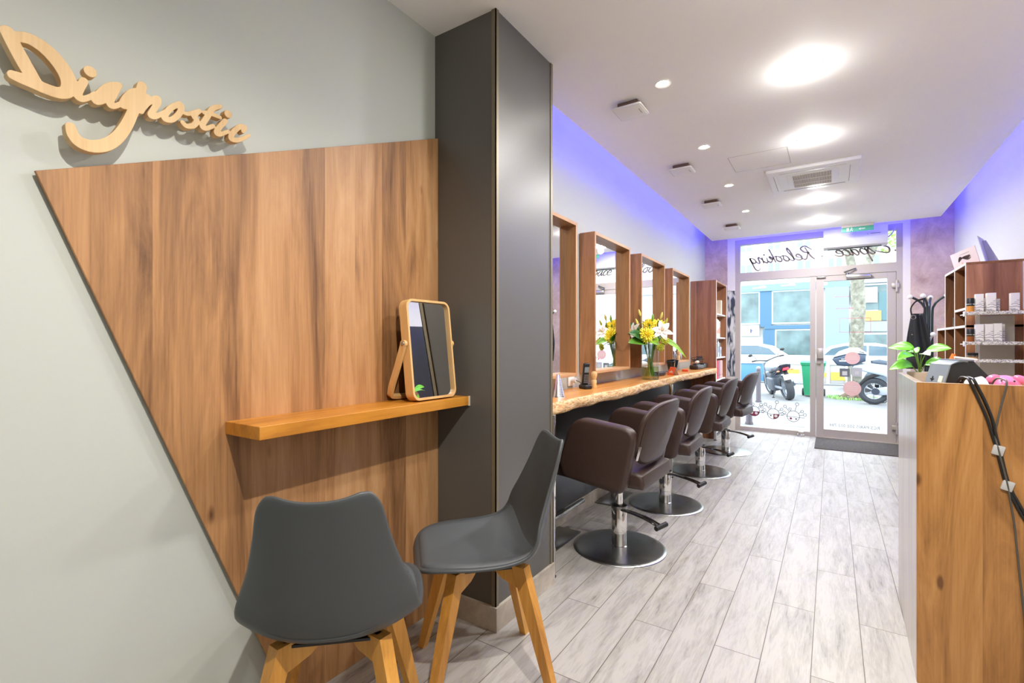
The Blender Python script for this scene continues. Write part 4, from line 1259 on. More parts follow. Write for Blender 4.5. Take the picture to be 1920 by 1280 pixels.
for i, (lab, m_) in enumerate((('white jar on the lower bookcase shelf', M_WHITE), ('black jar on the lower bookcase shelf', M_BLACK), ('cream jar on the lower bookcase shelf', mat('jar_cream', srgb(230, 220, 196), .5)))):
    t = E('cosmetic_jar', lab, 'jar', GB, (-1.27, 6.60 + .16 * i, zz[1]))
    MB().lathe([(.04, 0), (.045, .004), (.045, .14), (.04, .15), (0, .15)], seg=24).build('jar', m_, t)
    MB().cyl((0, 0, .15), (0, 0, .185), .035, seg=24).build('lid', M_BLACK if i != 1 else M_WHITE, t)

# black and white poster on the pier
pm = bpy.data.materials.new('poster_print'); pm.use_nodes = True
n = pm.node_tree.nodes; l = pm.node_tree.links
tc = n.new('ShaderNodeTexCoord'); mp = n.new('ShaderNodeMapping'); mp.inputs['Scale'].default_value = (14, 1, 3.2); l.new(tc.outputs['Object'], mp.inputs[0])
tn = n.new('ShaderNodeTexNoise'); tn.inputs['Scale'].default_value = 1.6; tn.inputs['Detail'].default_value = 6; tn.inputs['Distortion'].default_value = .8; l.new(mp.outputs[0], tn.inputs['Vector'])
rp = n.new('ShaderNodeValToRGB'); e = rp.color_ramp.elements; e[0].position = .42; e[0].color = srgb(60, 70, 90); e[1].position = .56; e[1].color = srgb(226, 228, 234)
l.new(tn.outputs['Fac'], rp.inputs[0]); l.new(rp.outputs[0], n['Principled BSDF'].inputs['Base Color']); n['Principled BSDF'].inputs['Roughness'].default_value = .4
ps = E('wall_poster', 'tall narrow black and white poster hanging beside the shop window', 'poster', loc=(-1.165, 7.335, .74), world=True)
MB().box(-1.218, -1.118, 7.333, 7.337, .74, 1.93).build('print', pm, ps, smooth=False)
MB().box(-1.218, -1.118, 7.327, 7.339, 1.925, 1.94, .002).build('hanging_rail', M_WHITE, ps)
# ---------------------------------------------------------------- reception desk and what is on it
A_ = R(1.25)
dk = E('reception_desk', 'walnut reception desk with raised rim on the right', 'desk', loc=(.252, 2.225, 0), rz=-A_ )
# local: x along the front board, y into the room
def db(nm, a, m_): return MB().box(*a, .001, 1).build(nm, m_, dk, smooth=False)
db('front_panel', (.0, .90, 0, .022, 0, 1.06), MATS['walnut_desk'])
wood('walnut_desk_glare', srgb(206, 190, 176), srgb(186, 166, 150), srgb(148, 124, 106), 'Z', 'Y', 0.2, rough=0.28, tone=0.08, seed=31, coat=.4)  # same walnut as the front, window glare painted in as a paler grey
db('side_panel', (.0, .022, .022, .735, 0, 1.06), MATS['walnut_desk_glare'])
wood('walnut_rail', srgb(206, 160, 112), srgb(184, 136, 88), srgb(128, 86, 52), 'X', 'Z', 0.3, rough=0.4, tone=0.05, seed=33)
db('rear_rail', (.022, .88, .713, .735, .70, 1.035), MATS['walnut_rail'])
db('worktop', (.022, .88, .022, .713, .985, 1.005), MATS['walnut_rail'])
db('edge_band', (-.0004, .90, -.0004, .0224, 1.0602, 1.0615), mat('edge_walnut', srgb(196, 158, 120), .5))
DZ = 1.005
def dp(x, y):  # desk coordinates -> world
    return (.252 + x * math.cos(A_) + y * math.sin(A_), 2.225 - x * math.sin(A_) + y * math.cos(A_))
def DE(nm, label, cat, x, y, z=DZ, rz=0):
    px, py = dp(x, y)
    return E(nm, label, cat, None, (px, py, z), rz - A_)
t = DE('receipt_printer', 'grey and black till printer with sloped lid on the reception desk', 'printer', .140, .235, DZ, R(20))
prof = [(-.085, 0), (-.055, .115), (-.03, .128), (.02, .128), (.095, .04), (.095, 0)]
f_ = lambda u, v, w: Vector((u, w, v))
MB().prism(prof, f_, -.062, .058, .006).build('body', M_BLACK, t)
MB().prism([(-.087, .004), (-.057, .116), (-.030, .130), (.0, .130), (.0, .124), (-.03, .124), (-.052, .112), (-.08, .004)], f_, -.064, .060, .003).build('front_cover', mat('printer_grey', srgb(126, 136, 144), .4), t)
MB().box(-.028, .018, -.064, .060, .128, .134, .002).build('top_lid', mat('printer_lid', srgb(110, 118, 126), .35), t)
sm = Matrix.Translation((-.0715, 0, .06)) @ Matrix.Rotation(R(15), 4, 'Y')
MB().box(-.0025, -.0005, -.048, -.026, -.012, .012, M=sm).build('paper_sticker', mat('sticker_cream', srgb(240, 230, 200), .6), t)
MB().box(-.0025, -.0005, .004, .026, -.004, .0, M=sm).box(-.0025, -.0005, .012, .017, -.010, .008, M=sm).box(-.0025, -.0005, .0, .022, -.042, -.038, M=sm).build('buttons', M_BLACK, t)
t = DE('orange_pen', 'orange marker pen standing behind the till printer', 'pen', .085, .345, DZ, R(20))
pm_ = Matrix.Rotation(R(24), 4, 'Y')
MB().cyl((0, 0, .0), (0, 0, .12), .006, M=pm_).build('barrel', M_ORANGE, t)
MB().cyl((0, 0, .12), (0, 0, .165), .0068, M=pm_).build('cap', mat('pen_cap', srgb(244, 120, 30), .4), t)
t = DE('desk_clip_lamp', 'pale plastic card holder arm behind the till printer', 'holder', .175, .30)
MB().cyl((0, 0, 0), (0, 0, .13), .006).build('post', M_HARD, t)
MB().box(-.055, .012, -.008, .008, .13, .138, .002, M=Matrix.Rotation(R(8), 4, 'Y')).build('arm', M_WHITE, t)
t = DE('paper_roll', 'white till paper roll lying beside the till printer', 'paper roll', .178, .17, DZ + .034, R(12))
MB().lathe([(.010, -.03), (.034, -.03), (.034, .03), (.010, .03), (.010, -.03)], seg=32, cap=False, M=Matrix.Rotation(R(72), 4, 'Y')).build('paper', M_WHITEPAPER, t)
MB().lathe([(.008, -.029), (.0105, -.029), (.0105, .029), (.008, .029), (.008, -.029)], seg=24, cap=False, M=Matrix.Rotation(R(72), 4, 'Y')).build('core', mat('cardboard', srgb(170, 140, 104), .7), t)
t = DE('piggy_bank', 'glossy pink piggy bank peeking over the reception desk rim', 'piggy bank', .262, .19, DZ, R(0))
PINK = mat('pig_pink', srgb(236, 130, 176), .25, coat=.5)
MB().ball((0, .02, .043), (.046, .052, .037), 28, 18).build('body', PINK, t)
MB().cyl((0, -.028, .045), (0, -.045, .044), .015, .0165, 22).build('snout', PINK, t)
for sx in (-1, 1):
    MB().cyl((sx * .006, -.0452, .045), (sx * .006, -.0462, .045), .003, seg=10).build('nostril', mat('nostril', srgb(150, 60, 100), .4), t)
    m = MB(); 
    m.ball((0, 0, 0), (.021, .007, .013), 16, 10, M=Matrix.Translation((sx * .036, -.006, .068)) @ Matrix.Rotation(R(sx * 28), 4, 'Y'))
    m.build('ear', PINK, t)
    for sy in (-.012, .045):
        MB().cyl((sx * .024, sy, 0), (sx * .024, sy, .02), .010, seg=14).build('leg', PINK, t)
    MB().ball((sx * .016, -.028, .062), .003, 10, 8).build('eye', M_BLACK, t)
t = DE('potted_plant', 'potted plant with bright green heart leaves at the far end of the desk', 'plant', .07, .66, DZ)
MB().lathe([(.030, 0), (.040, .003), (.046, .06), (.044, .064), (.036, .06), (0, .056)], seg=28).build('pot', mat('pot_stone', srgb(186, 174, 158), .8, bump=.2), t)
MB().lathe([(0, .0565), (.038, .0565)], seg=20, cap=False).build('soil', mat('soil', srgb(60, 44, 34), .9), t)
M_LV = mat('pothos_green', srgb(96, 172, 32), .35, vary=.25, vscale=40)
for i, (dx, dy, z, L_, w_, dr, m_) in enumerate(((-.5, -.6, .135, .10, .05, .45, M_LV), (.15, -.75, .145, .09, .035, .35, mat('pothos_pale', srgb(190, 226, 196), .3)), (-.75, -.3, .09, .085, .06, .5, M_LV), (.7, -.3, .16, .08, .05, .2, M_LV), (-.2, .6, .15, .09, .05, .4, M_LV), (.55, -.5, .10, .085, .055, .35, M_LV), (-.6, .2, .165, .09, .055, .3, M_LV))):
    b0 = Vector((dx * .035, dy * .035, z))
    MB().tube([(0, 0, .055), (dx * .012, dy * .012, z * .7), b0], .002, 6).build('stalk', M_STEM, t)
    m = MB(); blade(m, b0, (dx, dy, .25), L_ * 1.15, w_ * 1.15, dr, .15, face=(-.2, -.6, .75)); m.build('leaf', m_, t, mods=[solidify(.0006)])
# cables over the rim and down the front, held by tape
fy = -.0065
cbl = DE('cable_bundle', 'bundle of black cables running over the rim and down the front of the desk', 'cables', 0, 0, 0)
def fpt(wx, z, o=0): return (wx - .252, fy - o, z)
def drop(pts, r): return catmull(pts, 8)
over = lambda x: [(x - .035, .07, 1.02), (x - .02, .035, 1.077), (x - .004, .012, 1.080), (x, -.008, 1.070)]
c1 = over(.138) + [fpt(.412, 1.009), fpt(.432, .948), fpt(.444, .896), fpt(.456, .845), fpt(.475, .745), fpt(.497, .684), fpt(.525, .622), fpt(.60, .50), fpt(.66, .33)]
c2 = over(.150) + [fpt(.426, 1.009), fpt(.444, .948), fpt(.453, .896), fpt(.463, .845), fpt(.482, .745), fpt(.505, .684), fpt(.535, .622), fpt(.61, .49), fpt(.672, .33)]
c3 = over(.226) + [fpt(.470, 1.02), fpt(.463, .985), fpt(.456, .94), fpt(.451, .897), fpt(.459, .845, .006), fpt(.478, .745, .006), fpt(.487, .683, .002), fpt(.497, .60), fpt(.502, .529), fpt(.514, .378), fpt(.520, .293), fpt(.522, .12), fpt(.525, .01)]
MB().tube(catmull(c1, 6), .0045, 8).build('cable', M_BLACK, cbl)
MB().tube(catmull(c2, 6), .0045, 8).build('cable', M_BLACK, cbl)
MB().tube(catmull(c3, 6), .0028, 8).build('cable', mat('cable_grey', srgb(84, 80, 74), .4), cbl)
M_TAPE = mat('tape_silver', srgb(190, 190, 190), .3)
for wx, z, a in ((.458, .848, 14), (.480, .735, 16)):
    MB().box(-.014, .014, -.0135, -.0008, -.016, .016, .002, M=Matrix.Translation((wx - .252, 0, z)) @ Matrix.Rotation(R(a), 4, 'Y')).build('tape', M_TAPE, cbl)

# ---------------------------------------------------------------- shelving on the right wall
cs = E('cube_shelf', 'stepped walnut cube shelf with white edges along the right wall', 'shelf unit', loc=(.98, 5.4, 0), world=True)
def sb(nm, a, m_): return MB().box(*a, .001, 1).build(nm, m_, cs, smooth=False)
X0, X1 = .80, 1.158
WC = MATS['walnut_case']
wood('walnut_cube', srgb(160, 112, 70), srgb(132, 86, 50), srgb(84, 50, 28), 'Z', 'Y', 0.15, rough=0.5, tone=0.15, seed=41)
for y, z in ((4.66, 1.755), (5.03, 1.755), (5.40, 1.755), (5.77, 1.31)):
    sb('upright', (X0, X1, y, y + .018, 0, z), WC if y < 4.7 else MATS['walnut_cube'])
    sb('edge_band', (X0 - .003, X0, y, y + .018, 0, z), M_EDGE)
for y0, y1, z in ((4.66, 5.418, 1.755), (4.66, 5.788, 1.31), (4.66, 5.788, .88), (4.66, 5.788, .45), (4.678, 5.03, 1.435)):
    sb('shelf', (X0, X1, y0, y1, z - .0, z + .018), MATS['walnut_cube'])
    sb('edge_band', (X0 - .003, X0, y0, y1, z, z + .018), M_EDGE)
sb('back_panel', (X1 - .01, X1, 4.678, 5.40, 0, 1.755), MATS['walnut_cube'])
sb('back_panel', (X1 - .01, X1, 5.418, 5.77, 0, 1.31), MATS['walnut_cube'])
GR = 'products in the cube shelf'
def flask(label, x, y, z, r, h, m_, cap):
    t = E('cosmetic_bottle', label, 'bottle', GR, (x, y, z))
    MB().lathe([(r * .9, 0), (r, .003), (r, h * .8), (r * .55, h * .9), (0, h * .9)], seg=22).build('flask', m_, t)
    MB().cyl((0, 0, h * .9), (0, 0, h * 1.12), r * .5, seg=18).build('cap', cap, t)
flask('black bottle with pink cap in the cube shelf', .84, 5.16, 1.328, .032, .09, M_BLACK, mat('cap_pink', srgb(236, 160, 170), .4))
flask('white bottle in the cube shelf under the inner board', .84, 4.76, 1.328, .028, .085, M_WHITE, M_WHITE)
flask('white bottle on the inner board of the cube shelf', .84, 4.72, 1.453, .02, .06, M_WHITE, mat('cap_lilac', srgb(180, 170, 214), .4))
flask('small amber bottle low in the cube shelf', .84, 5.66, .898, .03, .15, mat('amber', srgb(200, 130, 70), .3), M_BLACK)

def easel_card(label, loc, rz, w, h, front, lean=14, art=False):
    t = E('display_card', label, 'display card', None, loc, rz)
    M_ = Matrix.Rotation(R(lean), 4, 'X')
    MB().box(-w / 2, w / 2, 0, .004, 0, h, M=M_).build('card', front, t, smooth=False)
    m = MB(); m.prism([(0, 0), (.5 * h * .55, 0), (.02, h * .86), (0, h * .86)], lambda u, v, w_: M_ @ Vector((w_, u + .004, v)) if False else Vector((w_, u + .006 - v * math.tan(R(lean)) * .98, v)), -.004, .004)
    m.build('strut', mat('strut_lilac', srgb(170, 168, 190), .7), t, smooth=False)
    return t, M_
CARDM = mat('card_blush', srgb(232, 214, 218), .6)
t, M_ = easel_card('pale pink counter card printed with windblown brown hair, on the cube shelf', (.875, 5.06, 1.7735), R(-82), .46, .145, CARDM)
am = MB()
fr = lambda u, v, w: M_ @ Vector((u, -.0006 - w, v))
rh = random.Random(3)
for i in range(26):
    a = .25 + i * .05
    r_ = .035 + .02 * rh.random()
    stroke(am, [(-.06 + .05 * math.cos(a + 1.2), .05 + .05 * math.sin(a + 1.2)), (.0 + .05 * math.cos(a), .06 + .035 * math.sin(a)), (.06 + .06 * rh.random(), .055 + .05 * math.sin(a * 1.3) * .6 + .012 * rh.random())], .010, .003, fr, 0, .0008, n=4)
am.build('hair_print', mat('hair_brown', srgb(92, 56, 54), .6), t, smooth=False)
fm = MB(); fm.prism([(-.065, .012), (-.03, .014), (-.02, .04), (-.045, .062), (-.07, .05)], fr, 0, .0006); fm.build('face_print', mat('face_print', srgb(232, 186, 168), .6), t, smooth=False)
lm = MB().box(-.06, .12, -.0012, -.0004, .116, .119, M=M_); lm.build('headline', mat('headline', srgb(170, 150, 160), .6), t, smooth=False)
t, M_ = easel_card('lilac grey cardboard display stand with its strut toward the room, on the cube shelf', (.955, 4.86, 1.7735), R(-110), .20, .205, mat('card_lilac', srgb(196, 194, 208), .7), 13)

# white wire display with patterned shelf strips and product boxes
pmat = bpy.data.materials.new('patterned_strip'); pmat.use_nodes = True
n = pmat.node_tree.nodes; l = pmat.node_tree.links
tc = n.new('ShaderNodeTexCoord'); mp = n.new('ShaderNodeMapping'); mp.inputs['Scale'].default_value = (40, 1, 70); l.new(tc.outputs['Object'], mp.inputs[0])
tn = n.new('ShaderNodeTexNoise'); tn.inputs['Scale'].default_value = 1.5; tn.inputs['Detail'].default_value = 4; tn.inputs['Distortion'].default_value = 2; l.new(mp.outputs[0], tn.inputs['Vector'])
rp = n.new('ShaderNodeValToRGB'); e = rp.color_ramp.elements; e[0].position = .40; e[0].color = srgb(120, 112, 108); e[1].position = .52; e[1].color = srgb(236, 230, 224)
l.new(tn.outputs['Fac'], rp.inputs[0]); l.new(rp.outputs[0], n['Principled BSDF'].inputs['Base Color'])
ds = E('display_stand', 'white product display stand with three patterned shelf strips behind the desk', 'display stand', loc=(.95, 4.5, 0), world=True)
for z in (1.392, 1.19, 1.073):
    MB().box(.757, 1.15, 4.44, 4.60, z, z + .006).build('shelf', mat('acrylic_grey', srgb(214, 208, 200), .3), ds, smooth=False)
    MB().box(.757, 1.15, 4.434, 4.44, z - .002, z + .019, .001, 1).build('patterned_strip', pmat, ds, smooth=False)
    MB().box(.747, .757, 4.43, 4.452, z - .012, z + .022, .002).build('end_bracket', M_WHITE, ds)
MB().box(.838, 1.033, 4.605, 4.615, .90, 1.388).build('back_panel', mat('panel_taupe', srgb(196, 188, 178), .7), ds, smooth=False)
MB().box(.84, .86, 4.60, 4.62, 0, 1.5).box(1.08, 1.10, 4.60, 4.62, 0, 1.5).box(.80, 1.15, 4.44, 4.62, 0, .02).build('post', M_WHITE, ds)
MB().box(1.033, 1.155, 4.425, 4.433, 1.42, 1.73).build('header_card', mat('header_lilac', srgb(184, 184, 214), .6), ds, smooth=False)
bxm = bpy.data.materials.new('printed_carton'); bxm.use_nodes = True
n = bxm.node_tree.nodes; l = bxm.node_tree.links
tc = n.new('ShaderNodeTexCoord'); mp = n.new('ShaderNodeMapping'); mp.inputs['Scale'].default_value = (45, 45, 45); l.new(tc.outputs['Object'], mp.inputs[0])
tn = n.new('ShaderNodeTexWave'); tn.wave_type = 'RINGS'; tn.inputs['Scale'].default_value = .5; tn.inputs['Distortion'].default_value = 9; tn.inputs['Detail'].default_value = 3; l.new(mp.outputs[0], tn.inputs['Vector'])
sp = n.new('ShaderNodeSeparateXYZ'); l.new(tc.outputs['Object'], sp.inputs[0])
mk = math_node(n, l, 'LESS_THAN', math_node(n, l, 'ADD', sp.outputs['Z'], math_node(n, l, 'MULTIPLY', sp.outputs['X'], -1.0)), .075)
f2 = math_node(n, l, 'MULTIPLY', math_node(n, l, 'LESS_THAN', tn.outputs['Fac'], .32), mk)
mx = n.new('ShaderNodeMix'); mx.data_type = 'RGBA'; l.new(f2, mx.inputs[0]); mx.inputs[6].default_value = srgb(240, 236, 230); mx.inputs[7].default_value = srgb(176, 172, 170)
l.new(mx.outputs[2], n['Principled BSDF'].inputs['Base Color'])
def carton(label, x0, x1, z, h, y=4.46, d=.04):
    t = E('product_box', label, 'product box', 'printed white product boxes on the display stand', ((x0 + x1) / 2, y + d / 2, z))
    w = (x1 - x0) / 2
    MB().box(-w, w, -d / 2, d / 2, 0, h, .001, 1).build('carton', bxm, t, smooth=False)
Z1, Z2 = 1.3985, 1.1965
carton('white printed product box on the top display strip beside the amber jar', .813, .853, Z1, .132)
carton('shorter white printed box on the top display strip, behind the first tall one', .852, .880, Z1, .105, 4.51)
carton('second tall white printed product box on the top display strip', .868, .914, Z1, .136)
carton('shorter white printed box on the top display strip beside the gap', .912, .940, Z1, .098, 4.50)
carton('white printed product box on the top display strip next to the lilac header', .982, 1.025, Z1, .130)
carton('white printed product box on the middle display strip beside the dark jar', .813, .853, Z2, .130)
carton('white printed product box in the centre of the middle display strip', .860, .900, Z2, .131)
carton('white printed product box on the middle display strip, right of the centre one', .902, .942, Z2, .134)
carton('white printed box standing behind the last one of the middle display strip', .932, .965, Z2, .130, 4.51)
def jar(label, x, z, r, h, m_):
    t = E('product_jar', label, 'jar', 'amber jars on the display stand', (x, 4.475, z))
    MB().lathe([(r * .96, 0), (r, .003), (r, h * .5), (0, h * .5)], seg=26).build('jar', m_, t)
    MB().lathe([(r * 1.02, h * .5), (r * 1.02, h * .98), (r * .96, h), (0, h)], seg=26).build('lid', M_BLACK, t)
    MB().lathe([(r * 1.025, h * .58), (r * 1.025, h * .64)], seg=26, cap=False).build('lid_ring', M_SILVER, t)
jar('amber jar with black lid at the end of the top display strip', .790, Z1, .020, .106, mat('amber_jar', srgb(220, 150, 70), .3))
jar('dark amber jar with black lid at the end of the middle display strip', .790, Z2, .020, .10, mat('amber_dark', srgb(150, 84, 40), .3))
jar('low tan jar with black lid on the lowest display strip', .80, 1.0795, .028, .055, mat('amber_tan', srgb(206, 158, 110), .4))

# coat rack with a black apron
cr = E('coat_rack', 'dark grey tubular coat rack with white knobs in the shop corner', 'coat rack', loc=(.865, 6.75, 0))
M_TUBE = mat('tube_slate', srgb(52, 62, 68), .3)
MB().tube([(.17 * math.cos(2 * PI * i / 32), .17 * math.sin(2 * PI * i / 32), .012) for i in range(32)], .012, 8, closed=True).build('base_ring', M_TUBE, cr)
for i, (dx, dy) in enumerate(((-.15, -.05), (-.06, -.13), (.13, -.02), (.03, .14))):
    x0, y0 = dx * .2, dy * .2
    tb = MB().tube(catmull([(dx * 1.1, dy * 1.1, .014), (dx * .5, dy * .5, .08), (x0, y0, .3), (x0, y0, 1.0), (x0, y0, 1.5), (dx * .32, dy * .32, 1.60), (dx * .62, dy * .62, 1.655), (dx, dy, 1.69)], 6), .0125, 10)
    tb.build('hook_tube', M_TUBE, cr)
    MB().ball((dx * 1.08, dy * 1.08, 1.694), .024, 16, 12).build('knob', M_WHITE, cr)
MB().ball((.012, -.165, 1.29), .024, 16, 12).tube([(0, -.02, 1.22), (.01, -.145, 1.285)], .009, 8).build('lower_knob', M_WHITE, cr)
ap = E('black_apron', 'black salon apron hanging by its straps from the coat rack', 'apron', loc=(.765, 6.63, .95))
CL = mat('apron_black', srgb(22, 24, 28), .55)
def apf(a, b):
    z = .56 * b
    hw = .10 - .05 * max(0, (b - .4) / .6) ** 1.2
    q = 2 * a - 1
    return Vector((q * hw - .01 * b, -.02 - .022 * math.cos(q * 5 + b * 2) * (1 - .5 * b) - .03 * (1 - b), z))
MB().grid(30, 24, apf).build('apron_cloth', CL, ap, mods=[solidify(.008)], angle=80)
for sx in (-1, 1):
    MB().tube(catmull([(sx * .05 - .01, -.03, .55), (sx * .055 - .01, -.04, .62), (sx * .03 + .01, -.02, .69), (.05, .03, .715)], 6), .010, 8, flat=.35).build('strap', CL, ap)
MB().tube([(-.045 + .02 * math.cos(2 * PI * i / 20), -.045, .52 + .02 * math.sin(2 * PI * i / 20)) for i in range(20)], .003, 6, closed=True).build('ring_buckle', M_SILVER, ap)
for x, z in ((-.09, .20), (-.06, .34), (-.1, .06)):
    MB().cyl((x, -.065, z), (x, -.072, z), .006, seg=12).build('stud', M_SILVER, ap)
MB().box(-.11, .02, -.075, -.066, -.02, .10, .004).build('pocket', CL, ap)

# dark poster on the right wall, seen in the small table mirror
po = E('salon_poster', 'large dark poster with white lettering on the right wall, seen only in the small mirror', 'poster', loc=(1.155, 3.6, 1.0), world=True)
MB().box(1.150, 1.159, 3.05, 4.25, 1.0, 1.95, .002).build('print', mat('poster_dark', srgb(40, 42, 50), .2), po, smooth=False)
MB().prism([(3.05, 1.0), (3.75, 1.0), (3.7, 1.2), (3.5, 1.42), (3.2, 1.45), (3.05, 1.4)], lambda u, v, w: Vector((1.150 - w, u, v)), 0, .001).build('portrait', mat('poster_skin', srgb(140, 92, 74), .5), po, smooth=False)
text_obj('lettering', 'NOT', .12, mat('poster_white', srgb(236, 236, 236), .5), Matrix.Translation((1.1485, 3.42, 1.18)) @ Matrix.Rotation(R(-90), 4, 'Z') @ Matrix.Rotation(R(90), 4, 'X'), po)
# ---------------------------------------------------------------- lettering and stickers on the glass
GY = 7.379
gf = lambda u, v, w: Vector((u, GY - w, v))
INKG = mat('ink_taupe', srgb(120, 106, 100), .6); INKD = mat('ink_dark', srgb(96, 86, 90), .6); INKR = mat('ink_wine', srgb(140, 44, 66), .6)
LET = {'e': ([[(0, .45), (.3, .55), (.35, .85), (.15, 1), (-.05, .6), (.05, .1), (.35, .05), (.55, .3)]], .6),
 'l': ([[(0, .2), (.3, 1.6), (.25, 2.2), (.1, 1.6), (.05, .3), (.2, 0), (.45, .3)]], .45),
 'o': ([[(.4, 1), (.1, .8), (0, .3), (.2, 0), (.45, .3), (.4, .9), (.65, .85)]], .62),
 'k': ([[(0, 0), (.1, 2.2)], [(.05, .6), (.35, 1), (.3, .6), (.1, .5)], [(.15, .5), (.4, 0), (.6, .2)]], .62),
 'i': ([[(0, .8), (.05, .1), (.2, 0), (.4, .3)], [(.1, 1.38), (.13, 1.42)]], .42),
 'n': ([[(0, .9), (.02, 0)], [(.02, .5), (.25, 1), (.35, .8), (.35, .1), (.5, 0), (.65, .3)]], .66),
 'g': ([[(.4, 1), (.1, .8), (0, .3), (.2, .05), (.4, .3), (.42, 1), (.35, -.9), (.1, -1.25), (-.15, -.9)]], .6),
 's': ([[(0, .1), (.25, .9), (.3, 1.05), (.4, .4), (.2, 0), (0, .15)]], .5),
 'p': ([[(0, 1), (-.05, -1.1)], [(0, .7), (.25, 1), (.4, .6), (.25, .05), (0, .2)]], .55),
 'a': ([[(.4, .9), (.1, .85), (0, .3), (.2, 0), (.42, .9)], [(.42, 1), (.42, .1), (.6, .2)]], .6),
 'c': ([[(.4, .85), (.2, 1), (0, .5), (.15, 0), (.45, .25)]], .5),
 'R': ([[(.45, 2), (.3, .6), (.1, 0)], [(0, 1.6), (.4, 2.25), (.85, 1.9), (.65, 1.25), (.3, 1.1)], [(.4, 1.1), (.75, .1), (1.05, .2)]], 1.1),
 'E': ([[(.85, 1.9), (.5, 2.25), (.2, 1.8), (.45, 1.25)], [(.45, 1.25), (0, .8), (.2, 0), (.9, .4)]], 1.0)}
wl = E('window_lettering', 'mirror-reversed taupe script lettering across the glass above the door', 'lettering', loc=(-.15, GY, 2.29), world=True)
def script(word, x, base, sx, sy, dot):
    for ch in word:
        st, w = LET[ch]
        sc = MB()
        for s_ in st:
            pts = [(x - (p[0] + .22 * p[1]) * sx, base + p[1] * sy) for p in s_]
            ws = [.007 + .014 * max(0, math.sin(PI * (k + .5) / len(pts))) for k in range(len(pts))]
            stroke(sc, pts, ws, None, gf, 0, .0008)
        sc.build('letter', INKG, wl, smooth=False)
        x -= w * sx
    sc = MB(); disc(sc, dot, 2.31, .011, gf, 0, .0008); sc.build('dot', INKG, wl, smooth=False)
script('Espace', .60, 2.29, .150, .078, .64)
script('Relooking', -.17, 2.285, .134, .078, -.10)
dec = E('window_decal', 'row of three round line-drawn faces with bobble crowns on the shop window', 'decal', loc=(-.6, GY, .25), world=True)
FX = ((-.884, .270, .066), (-.652, .252, .069), (-.42, .238, .071))
for k, (x, z, r) in enumerate(FX):
    m = MB()
    ring(m, x, z, r, .0065, gf, 0, .0008, 40)
    for j, (a, L_, br) in enumerate(((170, .06, .014), (128, .085, .017), (98 if k == 0 else 112, .03, .015), (75 if k else 48, .095 if k else .06, .019), (35, .05, .016), (12, .062, .018))):
        ca, sa = math.cos(R(a)), math.sin(R(a))
        stroke(m, [(x + ca * r, z + sa * r), (x + ca * (r + L_ - br), z + sa * (r + L_ - br))], .0058, .0058, gf, 0, .0008, caps=False, n=1)
        ring(m, x + ca * (r + L_), z + sa * (r + L_), br, .0058, gf, 0, .0008, 20)
    stroke(m, [(x - r - .01, z - .003), (x + r + .055, z - .014)], .0058, .0058, gf, 0, .0008, n=1)
    f_ = m.build('face_outline', INKD, dec, smooth=False)
    m = MB()
    if k == 0:
        m.prism([(x + r * math.cos(R(a)), z + r * math.sin(R(a))) for a in range(180, 361, 9)], gf, 0, .0006)
    elif k == 1:
        m.prism([(x, z)] + [(x + r * math.cos(R(a)), z + r * math.sin(R(a))) for a in range(270, 361, 9)], gf, 0, .0006)
    else:
        disc(m, x - .028, z - .030, .014, gf, 0, .0006)
    m.build('wine_fill', INKR, f_, smooth=False)
    m = MB()
    if k == 0:
        disc(m, x - .028, z - .022, .0165, gf, .0009, .0014); disc(m, x + .026, z - .026, .0175, gf, .0009, .0014)
        m.build('white_eye', M_WHITEPAPER, f_, smooth=False)
    elif k == 1:
        disc(m, x + .03, z - .028, .019, gf, .0009, .0014); m.build('white_eye', M_WHITEPAPER, f_, smooth=False)
        m = MB(); disc(m, x - .03, z - .024, .010, gf, 0, .0008); m.build('eye', INKD, f_, smooth=False)
    else:
        disc(m, x + .032, z - .033, .011, gf, 0, .0008); m.build('eye', INKD, f_, smooth=False)
FINE = mat('ink_pale', srgb(176, 174, 178), .6)
t = E('registration_text', 'small grey mirror-reversed registration number low on the door glass', 'lettering', loc=(.23, GY, .14), world=True)
text_obj('characters', 'RCS PARIS 502 013 784', .052, FINE, Matrix.Translation((.235, GY - .0005, .163)) @ Matrix.Rotation(R(90), 4, 'X'), t, mirror=True)
m = MB()
for i in range(16):
    x = -.56 + .017 * i
    if i in (5, 10): continue
    stroke(m, [(x, .10), (x + .005, .112), (x + .008, .099), (x + .013, .111)], .0022, .0022, gf, 0, .0006, n=2)
tag(m.build('window_small_print', mat('ink_faint', srgb(206, 196, 190), .6), smooth=False), 'line of faint small print low on the left shop window', 'lettering')
STK = mat('sticker_pink', srgb(240, 200, 196), .6)
def sticker(label, x, z, r):
    t = E('round_sticker', label, 'sticker', 'round pink stickers on the door', (x, GY, z), world=True)
    m = MB(); disc(m, x, z, r, gf, 0, .0012, 40); m.build('sticker', STK, t, smooth=False)
    m = MB()
    for k in range(3):
        m.box(x - r * .6, x + r * .6, GY - .0018, GY - .0012, z + r * (.25 - .25 * k), z + r * (.31 - .25 * k))
    m.build('pale_print', mat('sticker_print', srgb(246, 226, 220), .6), t, smooth=False)
sticker('smaller upper round pink sticker on the door glass', .217, 1.014, .078)
sticker('larger lower round pink sticker on the door glass', .214, .636, .093)
